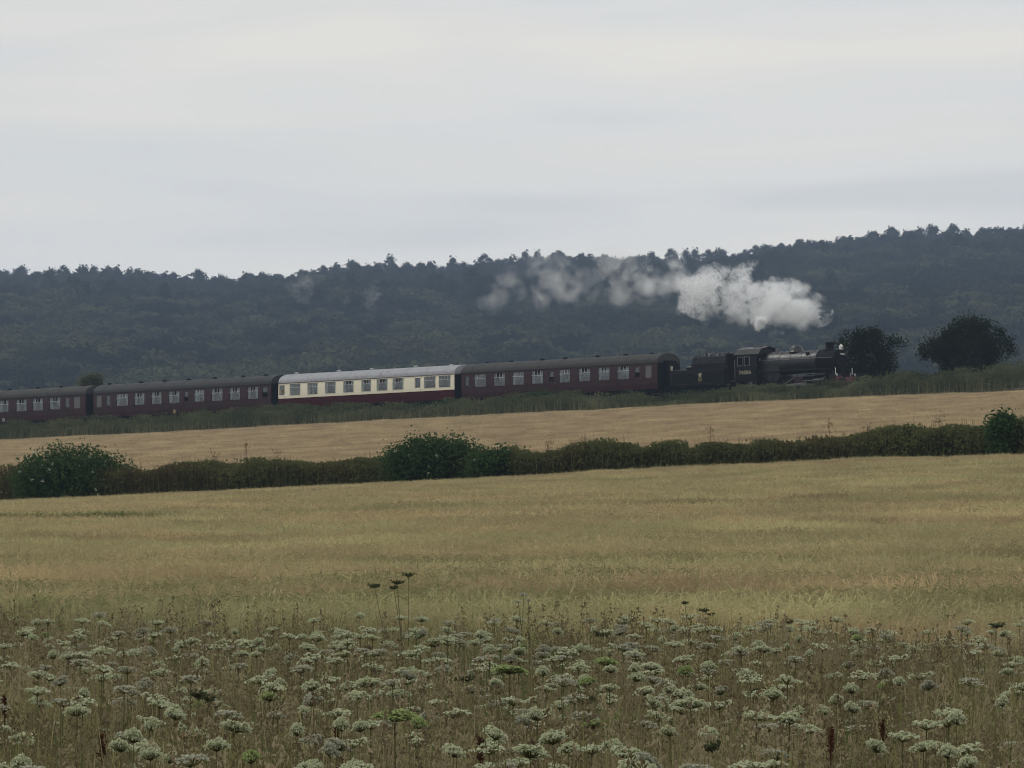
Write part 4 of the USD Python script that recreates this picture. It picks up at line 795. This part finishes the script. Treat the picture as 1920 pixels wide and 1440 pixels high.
# (px, py of the umbel's top, width in pixels, kind) for the heads one can pick out in the photograph
HEADS = [(210, 1215, 52, 0), (256, 1215, 36, 3), (125, 1226, 36, 1), (180, 1262, 34, 1), (307, 1258, 44, 0), (572, 1281, 40, 0), (692, 1275, 54, 0), (112, 1272, 34, 3), (155, 1325, 48, 1), (313, 1328, 34, 2),
         (282, 1355, 26, 2), (262, 1372, 40, 0), (246, 1392, 52, 1), (430, 1355, 62, 6), (383, 1385, 46, 1), (316, 1404, 36, 1), (360, 1412, 32, 1), (430, 1410, 36, 4), (16, 1420, 42, 0), (545, 1430, 60, 1), (645, 1390, 50, 3),
         (610, 1400, 40, 3), (572, 1360, 30, 2), (660, 1352, 28, 2), (755, 1335, 96, 4), (818, 1345, 36, 4), (872, 1365, 50, 1), (600, 1308, 46, 7), (720, 1250, 36, 0), (756, 1256, 40, 1), (800, 1260, 34, 3), (722, 1205, 36, 2),
         (940, 1250, 72, 4), (885, 1262, 46, 5), (365, 1292, 36, 5), (400, 1298, 30, 5), (935, 1385, 40, 2), (840, 1400, 50, 1), (1092, 1375, 58, 0), (1050, 1400, 70, 6), (1120, 1390, 46, 1), (1185, 1402, 84, 1), (1225, 1418, 50, 3),
         (1130, 1435, 46, 0), (1282, 1295, 52, 0), (1310, 1312, 72, 1), (1335, 1290, 40, 3), (1440, 1297, 42, 0), (1565, 1285, 34, 2), (1580, 1308, 32, 2), (1455, 1338, 42, 6), (1590, 1320, 30, 1), (1515, 1325, 26, 1), (1352, 1385, 36, 5),
         (1295, 1363, 20, 1), (1720, 1393, 56, 1), (1748, 1402, 40, 0), (1836, 1424, 40, 0), (1790, 1340, 40, 2), (1760, 1280, 34, 3), (1655, 1275, 28, 1), (1700, 1390, 40, 6), (1175, 1163, 34, 0), (1208, 1243, 44, 1), (1200, 1290, 40, 1),
         (1270, 1310, 30, 3), (1118, 1302, 50, 5), (1150, 1350, 46, 4), (1088, 1270, 30, 2), (1066, 1330, 30, 2), (985, 1330, 26, 1), (975, 1345, 36, 7), (1005, 1255, 30, 2), (1140, 1235, 50, 4), (1310, 1250, 34, 4), (1385, 1190, 30, 2),
         (1405, 1205, 30, 2), (1340, 1245, 34, 2), (1190, 1215, 36, 1), (1185, 1180, 30, 3), (968, 1178, 34, 3), (1040, 1212, 30, 3), (1525, 1175, 38, 1), (1600, 1180, 26, 1), (1850, 1165, 34, 5), (1780, 1150, 20, 5), (1475, 1160, 28, 5),
         (1120, 1182, 34, 5), (1320, 1145, 24, 5), (1695, 1255, 30, 3), (1890, 1235, 26, 2), (1870, 1310, 24, 2), (42, 1190, 28, 1), (10, 1158, 30, 1), (88, 1166, 22, 1), (185, 1166, 30, 1), (315, 1164, 28, 1), (370, 1165, 32, 3),
         (470, 1204, 52, 6), (448, 1200, 34, 1), (338, 1203, 34, 0), (572, 1192, 34, 0), (640, 1182, 34, 1), (680, 1152, 26, 0), (790, 1158, 34, 0), (775, 1185, 44, 1), (905, 1195, 36, 0), (820, 1250, 34, 3), (245, 1390, 30, 1)]
uniq = {(755, 1335): 'broad flat greenish wild carrot head, widest near the bottom middle', (940, 1250): 'large tilted yellow-green wild carrot head facing the camera', (1185, 1402): 'widest white wild carrot head along the bottom edge',
        (1720, 1393): 'broad white wild carrot head near the bottom right corner', (885, 1262): 'flat dark gone-over wild carrot head left of the large yellow-green one', (430, 1355): 'tilted white wild carrot head in the lower left, on a dark stem',
        (1310, 1312): 'wide flat white wild carrot head right of the bottom middle', (692, 1275): 'broad white wild carrot head above the grass, left of the middle'}
rng = R(140); names = {0: 'white', 1: 'flat white', 2: 'small domed white', 3: 'pinkish white', 4: 'yellow-green', 5: 'dark gone-over', 6: 'tilted white', 7: 'domed pinkish white'}; cnt = 0
def carrot(px, py, wpx, k, label=None, topz=None):
    topz = topz or rng.uniform(0.88, 0.97); D = (EYE - topz) * F / (py - HZ); D = min(max(D, 11.5), 38); x = (px - 960) * D / F; g = float(ground(x, D)); topz = EYE - (py - HZ) * D / F
    rad0 = [0.045, 0.048, 0.04, 0.042, 0.045, 0.042, 0.036, 0.046][k] + 0.005; s = np.clip(0.93 * wpx * D / F / 2 / rad0, 0.45, 1.9)
    copy_of(ucls[k], 'wild_carrot', label or f'{names[k]} wild carrot flower head on a stem in the dry grass', 'wild flower', (x, D, g), rng.uniform(0, 360), (s, s, (topz - g) / (0.93 + 0.012)), None if label else f'{names[k]} wild carrot flowers in the grass', rng.normal(size=2) * 2.0)
for px, py, w, k in HEADS:
    carrot(px, py, w, k, uniq.get((px, py))); cnt += 1
while cnt < 285:
    D = rng.uniform(12.0, 33.0) if rng.random() < 0.35 else rng.uniform(19, 33.0); px = rng.uniform(-15, 1935); tz = rng.uniform(0.78, 0.96); py = HZ + (EYE - tz) * F / D; xx = (px - 960) * D / F
    if py < np.interp(px, [0, 500, 900, 1300, 1920], [1135, 1150, 1165, 1168, 1172]): continue
    dn = meshkit.fbm(np.array([xx / 1.1, D / 2.5, 0.0]), 2, 31)
    if dn < 0.47 and rng.random() < 0.7: continue
    w = np.clip(rng.normal(0.060, 0.018), 0.028, 0.10) * F / D
    carrot(px, py, w, int(rng.choice([0, 1, 2, 3, 4, 5, 6, 7], p=[.2, .28, .16, .12, .05, .05, .08, .06])), None, tz); cnt += 1
# smaller heads low in the grass, too many to tell apart
P, Sx, Wh = [], [], []
minis = [('head', umbel(R(150 + i), 0.03, 0.008, 0.2, mt, top=0.80, nu=14, fl=8)) for i, mt in enumerate(['floret', 'floret_pink', 'floret'])]
n = 1000; D = np.sqrt(rng.uniform(13 ** 2, 33.5 ** 2, n)); x = rng.uniform(-1, 1, n) * (0.083 * D + 0.5)
instancer('small_wild_carrots', 'small whitish wild carrot heads scattered low among the dry grass', 'wild flowers', minis, np.column_stack([x, D, ground(x, D)]), rng.uniform(0, 6.28, n), rng.uniform(0.80, 1.17, n), rng.integers(0, 3, n))
# tall seed heads against the barley, and other weeds
def tall_weed(label, px, top, heads, D, head_mat, hs):
    x = (px - 960) * D / F; g = float(ground(x, D)); t = thing('tall_weed', label, 'weed', (x, D, g)); r = R(int(px))
    for hx, hy, w in heads:
        tip = at(hx, hy, D) - (x, D, g); base = np.array([r.normal() * 0.04, r.normal() * 0.04, 0.0])
        s = part(t, 'stem', tube([base, base * 0.5 + tip * (0.35, 0.5, 0.55) + (0.015, 0, 0), tip], [0.0017, 0.0015, 0.0011], 5), 'seed_dark')
        n = 60; q = r.normal(size=(n, 3)) * (w * D / F * 0.30, w * D / F * 0.3, w * D / F * 0.16); q[:, 2] = np.abs(q[:, 2]) * 0.8 + 8 * (q[:, 0] ** 2)
        part(s, 'seed_head', leaves(tip + q, hs, r, 0.8, 0.6), head_mat)
tall_weed('clump of tall dark seed heads rising against the barley left of the middle', 762, 1076, [(703, 1101, 16), (745, 1094, 17), (766, 1080, 15), (738, 1103, 9)], 30.0, 'seed_dark', 0.018)
tall_weed('tall thin weed with small reddish heads standing against the barley', 985, 1112, [(982, 1116, 13), (972, 1129, 6), (991, 1126, 6)], 31.0, 'floret_pink', 0.012)
tall_weed('thin dark weed stem leaning against the barley right of the middle', 1292, 1132, [(1284, 1131, 9), (1318, 1146, 16)], 31.0, 'seed_dark', 0.014)
for px, py, lb in ((205, 1400, 'rusty dock spike low in the left corner of the flowers'), (890, 1408, 'dark rusty dock spike between flower heads at the bottom middle'), (20, 1330, 'rusty dock spike at the left edge of the grass'), (1540, 1390, 'reddish dock spike at the lower right, below the white flowers'),
                   (620, 1370, 'rusty dock spike left of the broad flat greenish head'), (1685, 1375, 'reddish dock spike beside the broad white flowers at bottom right')):
    tz = 0.92; D = (EYE - tz) * F / (py - 25 - HZ); x = (px - 960) * D / F; g = float(ground(x, D)); r = R(px); t = thing('dock_plant', lb, 'weed', (x, D, g), 0)
    tip = np.array([r.normal() * 0.05, 0, tz - g]); part(t, 'stem', tube([(0, 0, 0), tip * 0.5, tip], [0.005, 0.004, 0.002], 5), 'dock_red')
    f = r.random(110); part(t, 'seed_spike', leaves(tip * (1 - 0.065 * f[:, None]) + r.normal(size=(110, 3)) * 0.0045, 0.009, r, 0.8, 0.7), 'dock_red')
for px, py, wpx, lb in ((1150, 1352, 80, 'clump of bright green leaves right of the bottom middle'), (640, 1265, 70, 'green leafy patch left of the large yellow-green flower'), (1060, 1225, 60, 'green leafy patch in the flowers right of the middle'), (510, 1185, 40, 'small green leafy patch among the far flowers')):
    tz = 0.80; D = (EYE - tz) * F / (py - HZ); x = (px - 960) * D / F; g = float(ground(x, D)); r = R(px + 1); w = wpx * D / F; t = thing('leafy_weed', lb, 'weed', (x, D, g))
    part(t, 'stem', cat([tube([(0, 0, 0), (r.normal() * w * 0.3, r.normal() * w * 0.2, tz - g)], [0.006, 0.003], 5) for _ in range(6)]), 'stem_green')
    part(t, 'leaf', leaves(np.column_stack([r.normal(size=(110, 2)) * w * 0.3, (tz - g) * r.uniform(0.75, 1.03, 110)]), 0.05, r, 0.1, 0.45), 'green_grass')

# ------------------------------------------------------------------ steam
def puffs(lst, rng, back=3.0, jit=1.2):
    out = []
    for px, py, r, s in lst:
        t = t_of(px, 1.41); D = trk(t, 1.41)[1] + back + rng.uniform(-jit, jit); out.append((at(px, py, D), r * D / F * 1.33, s))
    return out
foliage('steam_droplets', (0.93, 0.94, 0.95), (0.95, 0.955, 0.96), (0.96, 0.965, 0.97), 1.0, 0.5)
def droplets(name, label, blobs, n, size, rng, amp, freq, soft):
    """a cloud of tiny white droplet flakes, thickest at the puffs' centres, broken up by turbulence"""
    C = np.array([b[0] for b in blobs]); Rr = np.array([b[1] for b in blobs]); S = np.array([b[2] for b in blobs]); out = []; have = 0
    w = S * Rr ** 3
    while have < n:
        m = 40000; k = rng.choice(len(C), m, p=w / w.sum()); d = rng.normal(size=(m, 3)); d /= np.linalg.norm(d, axis=1, keepdims=True)
        p = C[k] + d * Rr[k, None] * 1.15 * rng.random((m, 1)) ** 0.4
        wp = np.stack([meshkit.fbm(p * freq, 4, 11), meshkit.fbm(p * freq, 4, 12), meshkit.fbm(p * freq, 4, 13)], 1) - 0.5
        q = p + wp * amp; f = np.max(1 - np.linalg.norm(q[:, None] - C[None], axis=2) / (Rr * 0.92)[None], axis=1)
        f = f + (meshkit.fbm(p * freq * 2.3, 4, 17) - 0.5) * soft
        keep = rng.random(m) < np.clip(f * 2.6, 0, 1) ** 1.3
        out.append(p[keep]); have += keep.sum()
    P = np.concatenate(out)[:n]; a = rng.normal(size=(n, 3)); a /= np.linalg.norm(a, axis=1, keepdims=True); b = np.cross(a, rng.normal(size=(n, 3))); b /= np.linalg.norm(b, axis=1, keepdims=True)
    L = size * rng.uniform(0.6, 1.4, (n, 1)); V = np.stack([P + a * L, P - a * L * 0.5 + b * L * 0.87, P - a * L * 0.5 - b * L * 0.87], 1).reshape(-1, 3)
    p = part(None, name, trimesh.Trimesh(V, np.arange(3 * n).reshape(n, 3), process=False), 'steam_droplets'); tag(p, label, 'steam')
rng = R(200)
MAIN = puffs([(1528, 584, 24, .8), (1500, 572, 30, 1), (1468, 560, 34, 1.1), (1488, 592, 26, .9), (1440, 577, 38, 1.2), (1425, 545, 28, 1.1), (1405, 502, 16, 1), (1398, 522, 20, 1.1), (1375, 542, 32, 1.2), (1340, 530, 26, 1.1), (1312, 548, 34, 1.2), (1290, 528, 24, .9), (1290, 570, 20, .7), (1330, 576, 22, .8), (1385, 585, 24, .9), (1455, 540, 18, .9), (1430, 598, 18, .9)], rng)
droplets('steam_plume', 'dense white billow of steam drifting above the engine and tender', MAIN, 84000, 0.030, rng, 3.6, 0.6, 2.1)
TRAIL = puffs([(1250, 530, 30, .75), (1215, 535, 26, .65), (1160, 548, 24, .5), (1150, 500, 30, .45), (1100, 535, 24, .4), (1045, 525, 34, .5), (1015, 560, 22, .5), (1005, 498, 24, .42), (960, 530, 26, .38), (925, 560, 22, .42), (1190, 500, 22, .4), (1270, 505, 22, .4), (1065, 560, 16, .4)], rng)
droplets('steam_plume', 'thin broken trail of steam drifting left in front of the ridge', TRAIL, 62000, 0.016, rng, 3.4, 0.5, 1.5)
droplets('steam_wisp', 'faint wisp of old steam against the ridge far to the left', puffs([(565, 540, 22, .4)], rng), 1900, 0.013, rng, 2.6, 0.6, 1.6)
droplets('steam_wisp', 'faintest small wisp of steam above the cream carriage', puffs([(700, 560, 16, .3)], rng), 1000, 0.013, rng, 2.6, 0.6, 1.6)
droplets('steam_puff', 'small bright white puff of steam just under the big billow', puffs([(1422, 613, 8, 1.4), (1428, 609, 8, 1.2), (1424, 603, 8, 1.2), (1434, 602, 9, 1.0)], rng, 0.5, 0.1), 6000, 0.028, rng, 0.8, 1.3, 0.7)

# ------------------------------------------------------------------ haze
hz = mat('haze_air', {'v': ('principled_volume', {'color': (0.56, 0.74, 1.0), 'density': 0.000084, 'anisotropy': 0.0})}, [], surface=None, volume='v.volume')
p = part(None, 'haze', bx(-6000, 6000, -400, 8800, float(GZ.min()) - 1.0, float(GZ.max()) + 24), 'haze_air'); tag(p, 'thin blue-grey air that fades the wooded hill', 'haze', kind='stuff')
